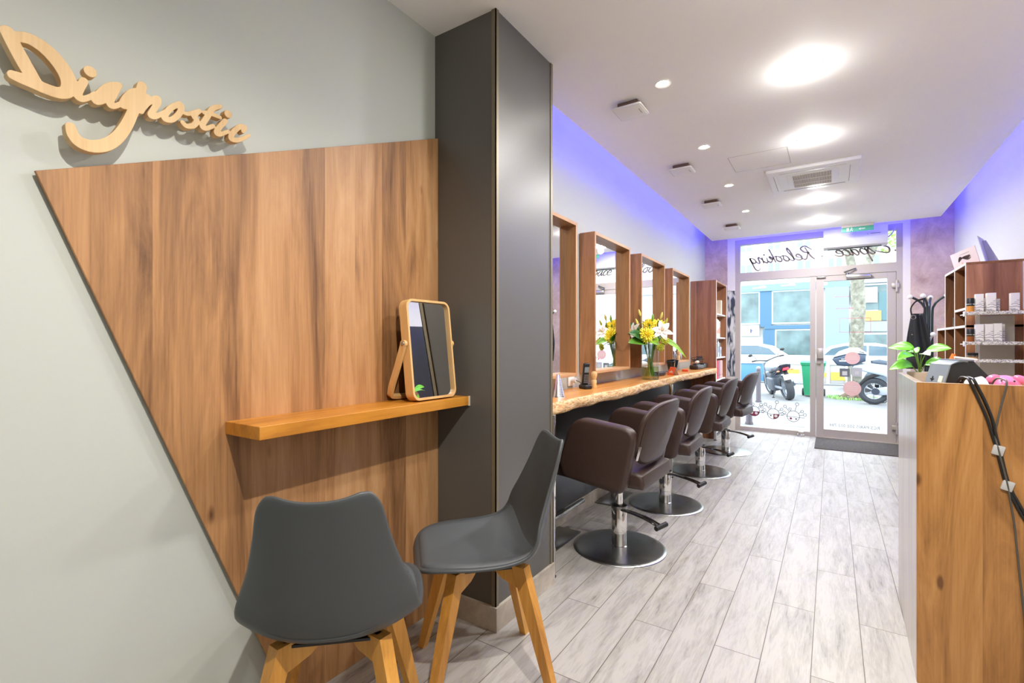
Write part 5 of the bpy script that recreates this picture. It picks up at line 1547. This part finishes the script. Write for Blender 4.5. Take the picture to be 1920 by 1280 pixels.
for lab, x, z, s, m_, in_ in (('dark grey square sticker on the door glass between the round stickers', .138, .83, .052, mat('sticker_grey', srgb(112, 118, 126), .6), .026),
                           ('pale silver square sticker on the door glass beside the dark square one', .262, .84, .054, mat('sticker_silver', srgb(196, 200, 204), .5), .02)):
    t = E('square_sticker', lab, 'sticker', None, (x, GY, z), world=True)
    MB().box(x - s, x + s, GY - .001, GY, z - s, z + s).build('sticker', m_, t, smooth=False)
    MB().box(x - in_, x + in_, GY - .0016, GY - .001, z - in_ - .008, z + in_ - .008).build('pale_square', mat('sticker_pale', srgb(214, 216, 218), .6), t, smooth=False)
RED = mat('line_red', srgb(220, 70, 100), .6)
m = MB()
for a in ((.084, .399, 1.507, 1.511), (.084, .399, 1.334, 1.338), (.082, .086, 1.334, 1.511), (.397, .401, 1.334, 1.511)):
    m.box(a[0], a[1], GY - .001, GY, a[2], a[3])
tag(m.build('door_outline_decal', RED, smooth=False), 'thin red rectangle outline stuck on the door glass', 'decal')
m = MB()
for (x0, x1, z) in ((.02, .19, 1.775), (.04, .22, 1.625)):
    k = 0; x = x0
    while x < x1:
        stroke(m, [(x, z), (x + .004, z + .018 + (.012 if k % 4 == 1 else 0)), (x + .009, z), (x + .014, z + .015)], .003, .003, gf, 0, .0006, n=2)
        x += .016; k += 1
    
tag(m.build('door_script_lines', mat('ink_rose', srgb(206, 130, 160), .6), smooth=False), 'two short lines of pink script high on the door glass', 'lettering')

# ---------------------------------------------------------------- the street
GZ = -.20
struct('sidewalk', MB().box(-14, 16, YF + .12, 19.0, GZ - .2, GZ), MATS['pavement'])
struct('road', MB().box(-30, 34, 19.0, 44, GZ - .25, GZ - .06), MATS['asphalt'])
struct('far_sidewalk', MB().box(-30, 34, 44, 60, GZ - .2, GZ), MATS['pavement'])
struct('doorstep', MB().box(-1.3, .8, YF + .1, YF + .32, GZ, -.01), MATS['pavement'])

M_BOL = mat('bollard_brown', srgb(70, 62, 68), .5)
for lab, x, y in (('dark round-headed bollard before the parked motorcycle', -1.45, 12.86), ('bollard close to the shop window beside the last salon chair', -1.19, 9.27)):
    t = E('bollard', lab, 'bollard', 'pavement bollards', (x, y, GZ))
    MB().lathe([(.065, 0), (.065, .03), (.052, .05), (.050, .74), (.042, .755), (0, .755)], seg=24).build('post', M_BOL, t)
    MB().ball((0, 0, .80), .052, 18, 12).build('round_head', mat('bollard_head', srgb(120, 114, 120), .4), t)

def tyre(mb, c, rO, rT, w, axis=0, M=None):
    """tyre of outer radius rO turning about local x"""
    prof = [(rO - rT, -w * .4), (rO - rT * .5, -w * .5), (rO - rT * .12, -w * .36), (rO, -w * .12), (rO, w * .12), (rO - rT * .12, w * .36), (rO - rT * .5, w * .5), (rO - rT, w * .4)]
    Mx = (M or Matrix()) @ Matrix.Translation(c) @ Matrix.Rotation(R(90), 4, 'Y')
    mb.lathe(prof, seg=40, cap=False, M=Mx)
def rim(mb, c, r, w, spokes=5, M=None):
    Mx = (M or Matrix()) @ Matrix.Translation(c) @ Matrix.Rotation(R(90), 4, 'Y')
    mb.lathe([(r, -w * .45), (r - .012, -w * .4), (r - .02, 0), (r - .012, w * .4), (r, w * .45)], seg=36, cap=False, M=Mx)
    mb.cyl((0, 0, -w * .4), (0, 0, w * .4), .045, seg=20, M=Mx)
    for i in range(spokes):
        a = 2 * PI * i / spokes
        mb.box(.03, r - .012, -.014, .014, -.012, .012, .003, M=Mx @ Matrix.Rotation(a, 4, 'Z'))
M_TYRE = mat('tyre', srgb(48, 51, 56), .7); M_RIMS = mat('alloy', srgb(176, 182, 190), .3, metal=.8)
M_BIKE = mat('bike_dark', srgb(34, 42, 56), .35); M_BIKES = mat('bike_silver', srgb(150, 157, 166), .35, metal=.3)
M_RED = mat('tail_red', srgb(220, 40, 60), .3)
def motorcycle(label, x, y, rz, lean=-9, tank=None):
    t = E('motorcycle', label, 'motorcycle', 'motorcycles and scooters in the street', (x, y, GZ), R(rz))
    M = Matrix.Rotation(R(lean), 4, 'Y')
    m = MB(); tyre(m, (0, 0, .31), .31, .11, .18, M=M); w = m.build('rear_tyre', M_TYRE, t)
    m = MB(); rim(m, (0, 0, .31), .205, .13, M=M); m.build('rear_rim', M_RIMS, w)
    m = MB(); tyre(m, (0, 1.38, .305), .305, .10, .13, M=M); w = m.build('front_tyre', M_TYRE, t)
    m = MB(); rim(m, (0, 1.38, .305), .205, .10, M=M); m.build('front_rim', M_RIMS, w)
    m = MB()
    for s in (-1, 1): m.box(s * .11 - .018, s * .11 + .018, -.03, .55, .29, .35, .008, M=M)
    m.build('swingarm', M_BIKES, t)
    m = MB().box(-.17, .17, .48, .98, .20, .55, .05, 3, M=M).box(-.13, .13, .62, 1.0, .5, .66, .03, 2, M=M)
    for i in range(5): m.box(-.16, .16, .99, 1.02, .34 + .05 * i, .365 + .05 * i, M=M)
    m.build('engine', mat('engine_grey', srgb(86, 92, 100), .4, metal=.5), t)
    MB().ball((0, .78, .80), (.16, .31, .15), 24, 14, M=M).build('tank', tank or M_BIKES, t)
    MB().prism([(-.12, .76), (.55, .70), (.55, .78), (.2, .80), (-.1, .88), (-.2, .90)], lambda u, v, w_: M @ Vector((w_, u, v)), -.11, .11, .03, 3).build('saddle', mat('saddle_black', srgb(34, 36, 42), .5), t)
    MB().prism([(-.26, .80), (.3, .62), (.35, .70), (-.1, .78), (-.32, .90)], lambda u, v, w_: M @ Vector((w_, u, v)), -.13, .13, .03, 3).build('tail_fairing', M_BIKE, t)
    MB().prism([(-.08, -.03), (.08, -.03), (.06, .035), (-.06, .035)], lambda u, v, w_: M @ Vector((u, -.30 + w_, .80 + v)), -.02, .02, .008).build('tail_light', M_RED, t)
    MB().prism([(-.30, .60), (-.18, .76), (-.14, .76), (-.26, .60), (-.28, .48), (-.31, .48)], lambda u, v, w_: M @ Vector((w_, u, v)), -.05, .05, .006).build('rear_mudguard', M_BLACK, t)
    MB().box(-.105, .105, -.012, .012, -.065, .065, .004, M=M @ Matrix.Translation((0, -.33, .60)) @ Matrix.Rotation(R(-18), 4, 'X')).build('number_plate', mat('plate_white', srgb(226, 228, 234), .5), t)
    for s in (-1, 1):
        MB().ball((s * .16, -.22, .76), (.04, .025, .02), 12, 8, M=M).build('indicator', mat('indicator', srgb(230, 130, 90), .3), t)
        MB().cyl((s * .09, 1.37, .30), (s * .085, 1.12, .92), .024, M=M).build('fork_tube', M_BIKES, t)
        MB().tube([(0, 1.10, .95), (s * .2, 1.06, 1.0), (s * .34, .98, 1.02)], .014, 8, M=M).build('handlebar', M_BLACK, t)
        g = MB().cyl((s * .30, .99, 1.018), (s * .40, .95, 1.02), .020, M=M).build('grip', M_BLACKSOFT, t)
        MB().tube([(s * .26, 1.03, 1.01), (s * .30, 1.02, 1.12), (s * .36, 1.0, 1.17)], .007, 6, M=M).ball((s * .40, .99, 1.18), (.06, .02, .035), 14, 8, M=M).build('mirror', M_BLACK, t)
    MB().prism([(1.05, .58), (1.2, .60), (1.38, .645), (1.55, .60), (1.6, .55), (1.38, .62), (1.1, .55)], lambda u, v, w_: M @ Vector((w_, u, v)), -.06, .06, .01).build('front_mudguard', tank or M_BIKES, t)
    MB().ball((0, 1.22, .90), (.11, .10, .12), 18, 12, M=M).build('headlight', M_BIKES, t)
    MB().tube([(.14, .85, .28), (.17, .4, .24), (.19, .05, .36), (.19, -.15, .44)], [.025, .03, .05, .05], 12, M=M).build('exhaust', M_BIKES, t)
    MB().tube([M @ Vector((-.12, .55, .25)), Vector((-.24, .45, .012))], .012, 8).box(-.27, -.21, .43, .49, 0, .012).build('kickstand', M_BLACK, t)
    return t
motorcycle('blue-grey motorcycle parked on the pavement with its rear wheel toward the shop', -.86, 13.77, 21, -13)

# maxi scooter with top case, seen from its side
sct = E('maxi_scooter', 'silver grey scooter with black top case parked behind the glass door', 'scooter', 'motorcycles and scooters in the street', loc=(.81, 13.86, GZ), rz=R(-90))
# local +y = forward (to the right in the picture)
m = MB(); tyre(m, (0, 0, .305), .305, .12, .17); w = m.build('rear_tyre', M_TYRE, sct)
m = MB(); rim(m, (0, 0, .305), .19, .13, 6); m.build('rear_rim', M_RIMS, w)
m = MB(); tyre(m, (0, 1.5, .305), .305, .11, .13); w = m.build('front_tyre', M_TYRE, sct)
m = MB(); rim(m, (0, 1.5, .305), .19, .10, 6); m.build('front_rim', M_RIMS, w)
yz = lambda u, v, w_: Vector((w_, u, v))
MB().prism([(-.08, .25), (.12, .22), (.62, .28), (.62, .42), (.2, .42), (-.02, .37)], yz, .085, .16, .02, 3).build('swingarm', M_BIKES, sct)
MB().cyl((.16, .02, .305), (.19, .02, .305), .075, seg=24).build('hub_cover', M_BIKE, sct)
MB().prism([(-.42, .80), (.15, .66), (.6, .42), (1.05, .30), (1.2, .42), (1.0, .55), (.75, .80), (.3, .90), (-.1, .95), (-.40, .90)], yz, -.19, .19, .05, 3).build('body_fairing', mat('scooter_silver', srgb(168, 180, 194), .35, metal=.2), sct)
MB().prism([(-.05, .935), (.3, .90), (.7, .86), (.86, .90), (.7, .98), (.3, .99), (.1, 1.03), (-.05, 1.0)], yz, -.16, .16, .035, 3).build('saddle', mat('saddle_slate', srgb(70, 82, 94), .5), sct)
MB().prism([(1.0, .34), (1.25, .42), (1.35, .80), (1.25, 1.1), (1.15, 1.1), (1.1, .7)], yz, -.2, .2, .05, 3).build('leg_shield', mat('scooter_silver', srgb(168, 180, 194), .35), sct)
MB().prism([(-.10, .58), (.12, .66), (.25, .62), (.32, .50), (.30, .60), (.1, .72), (-.15, .64), (-.34, .40), (-.30, .38)], yz, -.10, .10, .015).build('rear_mudguard', M_BLACK, sct)
MB().prism([(-.42, .80), (-.18, .78), (-.14, .86), (-.26, .92), (-.40, .86)], yz, -.17, .17, .02).build('tail_light', M_RED, sct)
tcs = MB().prism([(-.80, 1.02), (-.70, .88), (-.48, .86), (-.16, .98), (-.15, 1.14), (-.42, 1.17), (-.76, 1.06)], yz, -.25, .25, .05, 3).build('top_case', mat('case_navy', srgb(44, 58, 76), .35), sct)
MB().prism([(-.79, 1.06), (-.42, 1.175), (-.15, 1.145), (-.15, 1.19), (-.30, 1.29), (-.45, 1.29), (-.66, 1.20)], yz, -.245, .245, .04, 3).build('case_lid', mat('case_white', srgb(232, 236, 240), .35), tcs)
MB().box(.245, .252, -.66, -.50, .97, 1.0, .002).box(.245, .252, -.62, -.40, 1.02, 1.035, .002).build('reflector', M_SILVER, tcs)
MB().box(-.09, .09, -.43, -.41, .52, .66, .004).build('number_plate', mat('plate_white', srgb(226, 228, 234), .5), sct)
MB().tube([(-.3, 1.12, 1.18), (0, 1.16, 1.15), (.3, 1.12, 1.18)], .015, 8).build('handlebar', M_BLACK, sct)
MB().tube([(.12, -.1, .02), (.10, .2, .06), (.06, .35, .24)], .012, 8).build('kickstand', M_BLACK, sct)

# green wheelie bin
bn = E('wheelie_bin', 'green wheelie bin standing on the pavement left of the glass door', 'bin', loc=(-.40, 15.05, GZ))
BG = mat('bin_green', srgb(28, 136, 92), .45)
def binf(a, b):
    pass
m = MB()
vs = []
for z, w, d in ((0.04, .20, .20), (.80, .255, .265), (.84, .275, .29), (.86, .275, .29)):
    vs += [(-w, -d, z), (w, -d, z), (w, d, z), (-w, d, z)]
fs = [(0, 1, 2, 3), (12, 13, 14, 15)]
for k in range(3): fs += [(4 * k + i, 4 * k + (i + 1) % 4, 4 * k + 4 + (i + 1) % 4, 4 * k + 4 + i) for i in range(4)]
m.add(vs, fs); m.build('body', BG, bn, smooth=False)
MB().prism([(-.30, .86), (.30, .86), (.30, .90), (.1, .94), (-.25, .92), (-.31, .89)], lambda u, v, w_: Vector((w_, u, v)), -.285, .285, .01).build('lid', BG, bn)
for s in (-1, 1):
    m = MB(); tyre(m, (s * .235, .17, .10), .10, .05, .06); m.cyl((s * .235 - .02, .17, .1), (s * .235 + .02, .17, .1), .055); m.build('wheel', M_TYRE, bn)
MB().cyl((-.24, .31, .90), (.24, .31, .90), .016).build('handle_bar', BG, bn)
MB().box(-.10, .10, -.262, -.245, .52, .56, M=Matrix.Rotation(R(-3.5), 4, 'X')).box(-.07, .12, -.262, -.245, .44, .48, M=Matrix.Rotation(R(-3.5), 4, 'X')).build('printed_mark', mat('bin_print', srgb(150, 226, 190), .6), bn)

# plane tree with roots, forked above the transom
tr = E('plane_tree', 'tall plane tree with mottled trunk rising behind the glass door', 'tree', loc=(.46, 14.9, GZ))
MB().tube(catmull([(0, 0, 0), (.02, 0, .12), (.03, 0, .8), (.07, .0, 1.6), (.10, 0, 2.3), (.05, 0, 3.2), (.02, 0, 4.0)], 6), [.20] + [.15] * 5 + [.13] * 31, 16).build('trunk', MATS['plane_bark'], tr) if False else None
P_ = catmull([(0, 0, 0), (.02, 0, .12), (.03, 0, .8), (.07, .0, 1.6), (.10, 0, 2.3), (.08, 0, 2.9)], 6)
MB().tube(P_, [.21 - .06 * min(1, k / 6) for k in range(len(P_))], 16).build('trunk', MATS['plane_bark'], tr)
MB().tube(catmull([(.08, 0, 2.8), (-.03, .05, 3.3), (-.12, .1, 3.9), (-.25, .2, 5.0), (-.3, .3, 7.0)], 6), .10, 12).build('branch', MATS['plane_bark'], tr)
MB().tube(catmull([(.08, 0, 2.8), (.22, -.05, 3.2), (.42, -.05, 3.8), (.8, .1, 5.0), (1.1, .2, 7.0)], 6), .085, 12).build('branch', MATS['plane_bark'], tr)
m = MB()
for i in range(7):
    a = 2 * PI * i / 7
    m.tube([(.10 * math.cos(a), .10 * math.sin(a), .12), (.26 * math.cos(a), .26 * math.sin(a), .03), (.36 * math.cos(a), .36 * math.sin(a), -.02)], [.07, .05, .02], 8)
m.build('roots', mat('root_brown', srgb(120, 100, 84), .9), tr)
def crown(cl, seed, n_):
    m = MB(); rr = random.Random(seed)
    for c0, rad in cl:
        for i in range(n_):
            v = Vector((rr.gauss(0, 1), rr.gauss(0, 1), rr.gauss(0, 1))); v = v.normalized() * rad * rr.random() ** .5
            blade(m, Vector(c0) + v, (rr.uniform(-1, 1), rr.uniform(-1, 1), rr.uniform(-.8, .4)), .11, .09, .2, .1, n=3)
    return m
crown((((.75, -.1, 4.0), .38), ((1.0, 0, 4.7), .6), ((-.4, .2, 5.4), .9), ((.9, .2, 6.4), 1.2), ((-.2, .2, 6.6), 1.1)), 5, 130).build('foliage', mat('foliage_lime', srgb(170, 210, 110), .5), tr)
t2 = E('plane_tree', 'leafy tree whose branch tips show at the left end of the transom', 'tree', loc=(-5.6, 15.5, GZ))
MB().tube(catmull([(0, 0, 0), (0, 0, 2), (.1, 0, 4), (.3, 0, 7)], 6), .15, 12).build('trunk', MATS['plane_bark'], t2)
MB().tube(catmull([(.1, 0, 3.2), (1.3, 0, 3.9), (2.5, 0, 4.2), (3.1, -.2, 4.1)], 6), .05, 8).build('branch', MATS['plane_bark'], t2)
crown((((3.1, -.2, 4.05), .28), ((2.9, -.1, 3.75), .2), ((3.3, -.2, 4.25), .14), ((1.2, 0, 4.4), .5), ((.3, 0, 6.4), 1.2)), 9, 46).build('foliage', mat('foliage_lime', srgb(150, 200, 84), .5), t2)
gm = MB(); rg = random.Random(2)
for i in range(500):
    a = rg.uniform(0, 2 * PI); r_ = .42 + .26 * rg.random()
    blade(gm, (.46 + r_ * .85 * math.cos(a), 14.9 + r_ * .8 * math.sin(a), GZ), (rg.uniform(-.6, .6), rg.uniform(-.6, .6), 1), .10 * rg.uniform(.6, 1.3), .012, .25, .1, n=3)
tag(gm.build('tree_pit_grass', mat('grass_pale', srgb(150, 196, 110), .7)), 'pale green grass growing around the foot of the plane tree', 'grass', kind='stuff')

# low street barrier with coloured panels
rb = E('street_barrier', 'long low white street barrier with blue and yellow panels behind the motorcycle', 'barrier', loc=(-1.5, 20.1, GZ), world=True)
MB().box(-8, 4.0, 20.05, 20.4, .44, .76, .03).build('white_coping', mat('barrier_white', srgb(200, 204, 208), .6), rb)
for (x0, x1, m_) in ((-8, -4.2, mat('barrier_grey', srgb(160, 162, 164), .6)), (-4.2, -1.9, mat('barrier_blue', srgb(76, 126, 162), .5)), (-1.9, -.1, mat('barrier_cream', srgb(176, 173, 166), .6)), (-.1, .45, mat('barrier_cream_b', srgb(170, 168, 164), .6)), (.45, 4.0, mat('barrier_grey', srgb(160, 162, 164), .6))):
    MB().box(x0 + .01, x1 - .01, 20.1, 20.35, GZ, .45, .01).build('side_panel', m_, rb)
MB().box(-1.6, -.95, 20.09, 20.1, .12, .26).box(-.75, -.15, 20.09, 20.1, .02, .17).box(-.02, .42, 20.09, 20.1, -.08, .2).build('yellow_band', mat('barrier_yellow', srgb(214, 172, 70), .6), rb)
for x in (-4.2, -1.9, -.1, .45): MB().box(x - .05, x + .05, 20.06, 20.1, GZ, .45).build('rib', mat('barrier_rib', srgb(190, 190, 190), .6), rb)

# parked white cars
def car(label, x, y, flip=1, body=(232, 236, 240), base=GZ - .06):
    t = E('parked_car', label, 'car', 'white cars parked in the street', (x, y, base))
    fx = lambda u, v, w_: Vector((u * flip, w_, v))
    bd = [(-2.1, .30), (-1.72, .26), (-1.5, .26), (1.45, .26), (1.95, .30), (2.08, .5), (2.02, .74), (1.85, .92), (1.15, .98), (-.85, .98), (-1.7, .82), (-2.05, .66), (-2.14, .48)]
    b_ = MB().prism(bd, fx, -.86, .86, .09, 3).build('car_body', mat('car_white', srgb(*body), .3, coat=.5), t)
    cb = [(-1.15, .95), (-.45, 1.38), (-.1, 1.46), (.75, 1.46), (1.3, 1.34), (1.85, .95)]
    MB().prism(cb, fx, -.72, .72, .07, 3).build('cabin', mat('car_white', srgb(*body), .3), t)
    wn_ = MB()
    for s in (-1, 1):
        for poly in ([(-.92, 1.0), (-.38, 1.33), (.12, 1.37), (.12, 1.0)], [(.18, 1.0), (.18, 1.37), (.85, 1.36), (1.25, 1.25), (1.5, 1.0)]):
            wn_.prism(poly, lambda u, v, w_: Vector((u * flip, s * (.722 + w_), v)), 0, .006)
    wn_.build('side_window', mat('car_glass', srgb(84, 104, 114), .1), t, smooth=False)
    for s in (-1, 1):
        for wx in (-1.32, 1.30):
            m = MB(); Mz = Matrix.Translation((wx * flip, s * .80, .31)) @ Matrix.Rotation(R(90), 4, 'Z'); tyre(m, (0, 0, 0), .31, .11, .2, M=Mz); w = m.build('wheel', M_TYRE, t)
            m = MB(); rim(m, (0, 0, 0), .20, .16, 5, M=Mz); m.build('wheel_rim', M_RIMS, w)
            MB().prism([(wx * flip + .38 * math.cos(R(a)), .31 + .38 * math.sin(R(a))) for a in range(0, 181, 12)], lambda u, v, w_: Vector((u, s * (.855 + w_), v)), 0, .012).build('wheel_arch', mat('arch_dark', srgb(90, 104, 112), .6), t, smooth=False)
        MB().ball((-2.02 * flip, s * .62, .62), (.08, .16, .07), 12, 8).build('headlight', mat('headlight', srgb(206, 220, 230), .1), t)
        MB().box(1.98 * flip - .05, 1.98 * flip + .05, s * .68 - .12, s * .68 + .12, .68, .86, .03).build('tail_light', M_RED, t)
        MB().box(-.72 * flip - .07, -.72 * flip + .07, s * .94 - .05, s * .94 + .05, .98, 1.08, .03).build('wing_mirror', mat('car_white', srgb(*body), .3), t)
    return t
car('white car behind the parked scooter, its nose toward the green bin', 2.45, 17.9, 1, (236, 240, 244), GZ)
car('white car beyond the barrier with its red tail light above the motorcycle', -3.3, 22.3, 1)
car('white car beyond the barrier behind the green bin', 1.25, 22.6, -1)
motorcycle('dark motorcycle parked far across the road on the left', -5.2, 30.0, 100, -6, M_BIKE)
motorcycle('grey motorcycle far across the road next to the white car roof', -3.6, 29.5, 80, -6)

# opposite buildings
bl = E('shop_building', 'white stone apartment building with blue-grey shop fronts across the street', 'building', loc=(-1.5, 48, GZ), world=True)
WH = mat('facade_white', srgb(214, 212, 206), .8); BLU = mat('shopfront_blue', srgb(112, 140, 158), .6); BLD = mat('shopfront_blue_dark', srgb(66, 104, 130), .6)
GLS = mat('shop_glass', srgb(96, 118, 118), .15, vary=.5, vscale=.8)
def bp_(nm, a, m_, parent=bl, **k): return MB().box(*a).build(nm, m_, parent, smooth=False, **k)
bp_('wall', (-22, 26, 48, 50, GZ, 17), WH)
bp_('fascia', (-10, 1.25, 47.5, 48, 5.73, 6.31), BLU)
bp_('fascia', (1.25, 14, 47.5, 48, 5.95, 6.6), mat('fascia_pale', srgb(166, 180, 186), .6))
for x0, x1, z0 in ((-5.8, -4.75, 5.98), (-3.6, -2.55, 6.06)):
    MB().box(x0, x1, 47.47, 47.5, z0, z0 + .10).box(x0 + .55, x1 - .05, 47.47, 47.5, z0 + .10, z0 + .2).build('shop_name', mat('sign_pink', srgb(236, 160, 186), .6), bl, smooth=False)
bp_('pilaster', (-5.25, -4.35, 47.6, 48, 2.6, 5.73), BLD)
bp_('pilaster', (-5.0, -4.1, 47.6, 48, GZ, 2.4), BLD)
for x0, x1, z0, z1 in ((-10, -5.25, 2.85, 5.73), (-4.35, -1.35, 2.85, 5.73), (-4.1, -1.35, GZ, 2.4), (2.0, 9, 3.7, 5.9), (1.3, 9, GZ, 2.0)):
    f_ = bp_('shop_window', (x0, x1, 47.72, 48, z0, z1), mat('shop_frame', srgb(206, 222, 228), .6))
    bp_('pane', (x0 + .12, x1 - .12, 47.70, 47.72, z0 + .12, z1 - .12), GLS, f_)
bp_('band', (-4.9, -1.35, 47.55, 48, 2.42, 2.72), BLD)
bp_('sign_board', (-10, -5.3, 47.5, 48, 1.83, 2.75), WH)
MB().box(-6.0, -5.9, 47.48, 47.5, 2.1, 2.45).box(-5.9, -5.8, 47.48, 47.5, 2.25, 2.33).build('sign_symbol', mat('sign_navy', srgb(60, 70, 110), .6), bl, smooth=False)
bp_('corner_panel', (-.43, 1.17, 47.4, 48, .2, 5.74), mat('panel_skyblue', srgb(126, 154, 172), .6))
bp_('orange_display', (2.0, 3.25, 47.55, 47.7, 2.95, 3.75), mat('display_orange', srgb(214, 140, 88), .6))
bp_('white_board', (1.3, 3.0, 47.5, 47.7, 4.4, 5.6), WH)
bp_('dark_display', (3.1, 4.2, 47.6, 47.7, 3.0, 5.2), mat('display_teal', srgb(82, 112, 116), .6))
bp_('pale_band', (1.25, 9, 47.5, 47.7, 2.13, 2.9), mat('band_pale', srgb(140, 156, 172), .6))
FR = mat('sash_white', srgb(208, 210, 208), .7); SG = mat('upper_glass', srgb(120, 148, 162), .2)
for zr0, zr1 in ((6.75, 8.25), (9.3, 10.9), (12.4, 14.0)):
    bp_('string_course', (-12, 14, 47.86, 48, zr0 - .38, zr0 - .26), mat('stone_grey', srgb(206, 206, 200), .8)) if zr0 > 7 else None
    for xc in (-8.6, -6.4, -4.18, -1.95, .25, 2.7, 5.0, 7.2):
        w = bp_('window', (xc - .56, xc + .56, 47.93, 48, zr0, zr1), FR)
        m = MB()
        for s in (-1, 1):
            m.box(xc + s * .27 - .19, xc + s * .27 + .19, 47.90, 47.93, zr0 + .55, zr1 - .08)
            m.box(xc + s * .27 - .19, xc + s * .27 + .19, 47.90, 47.93, zr0 + .08, zr0 + .45)
        m.build('casement_panes', SG, w, smooth=False)
MB().box(-22, 26, 47.8, 50, 17, 17.3).build('cornice', WH, bl, smooth=False)
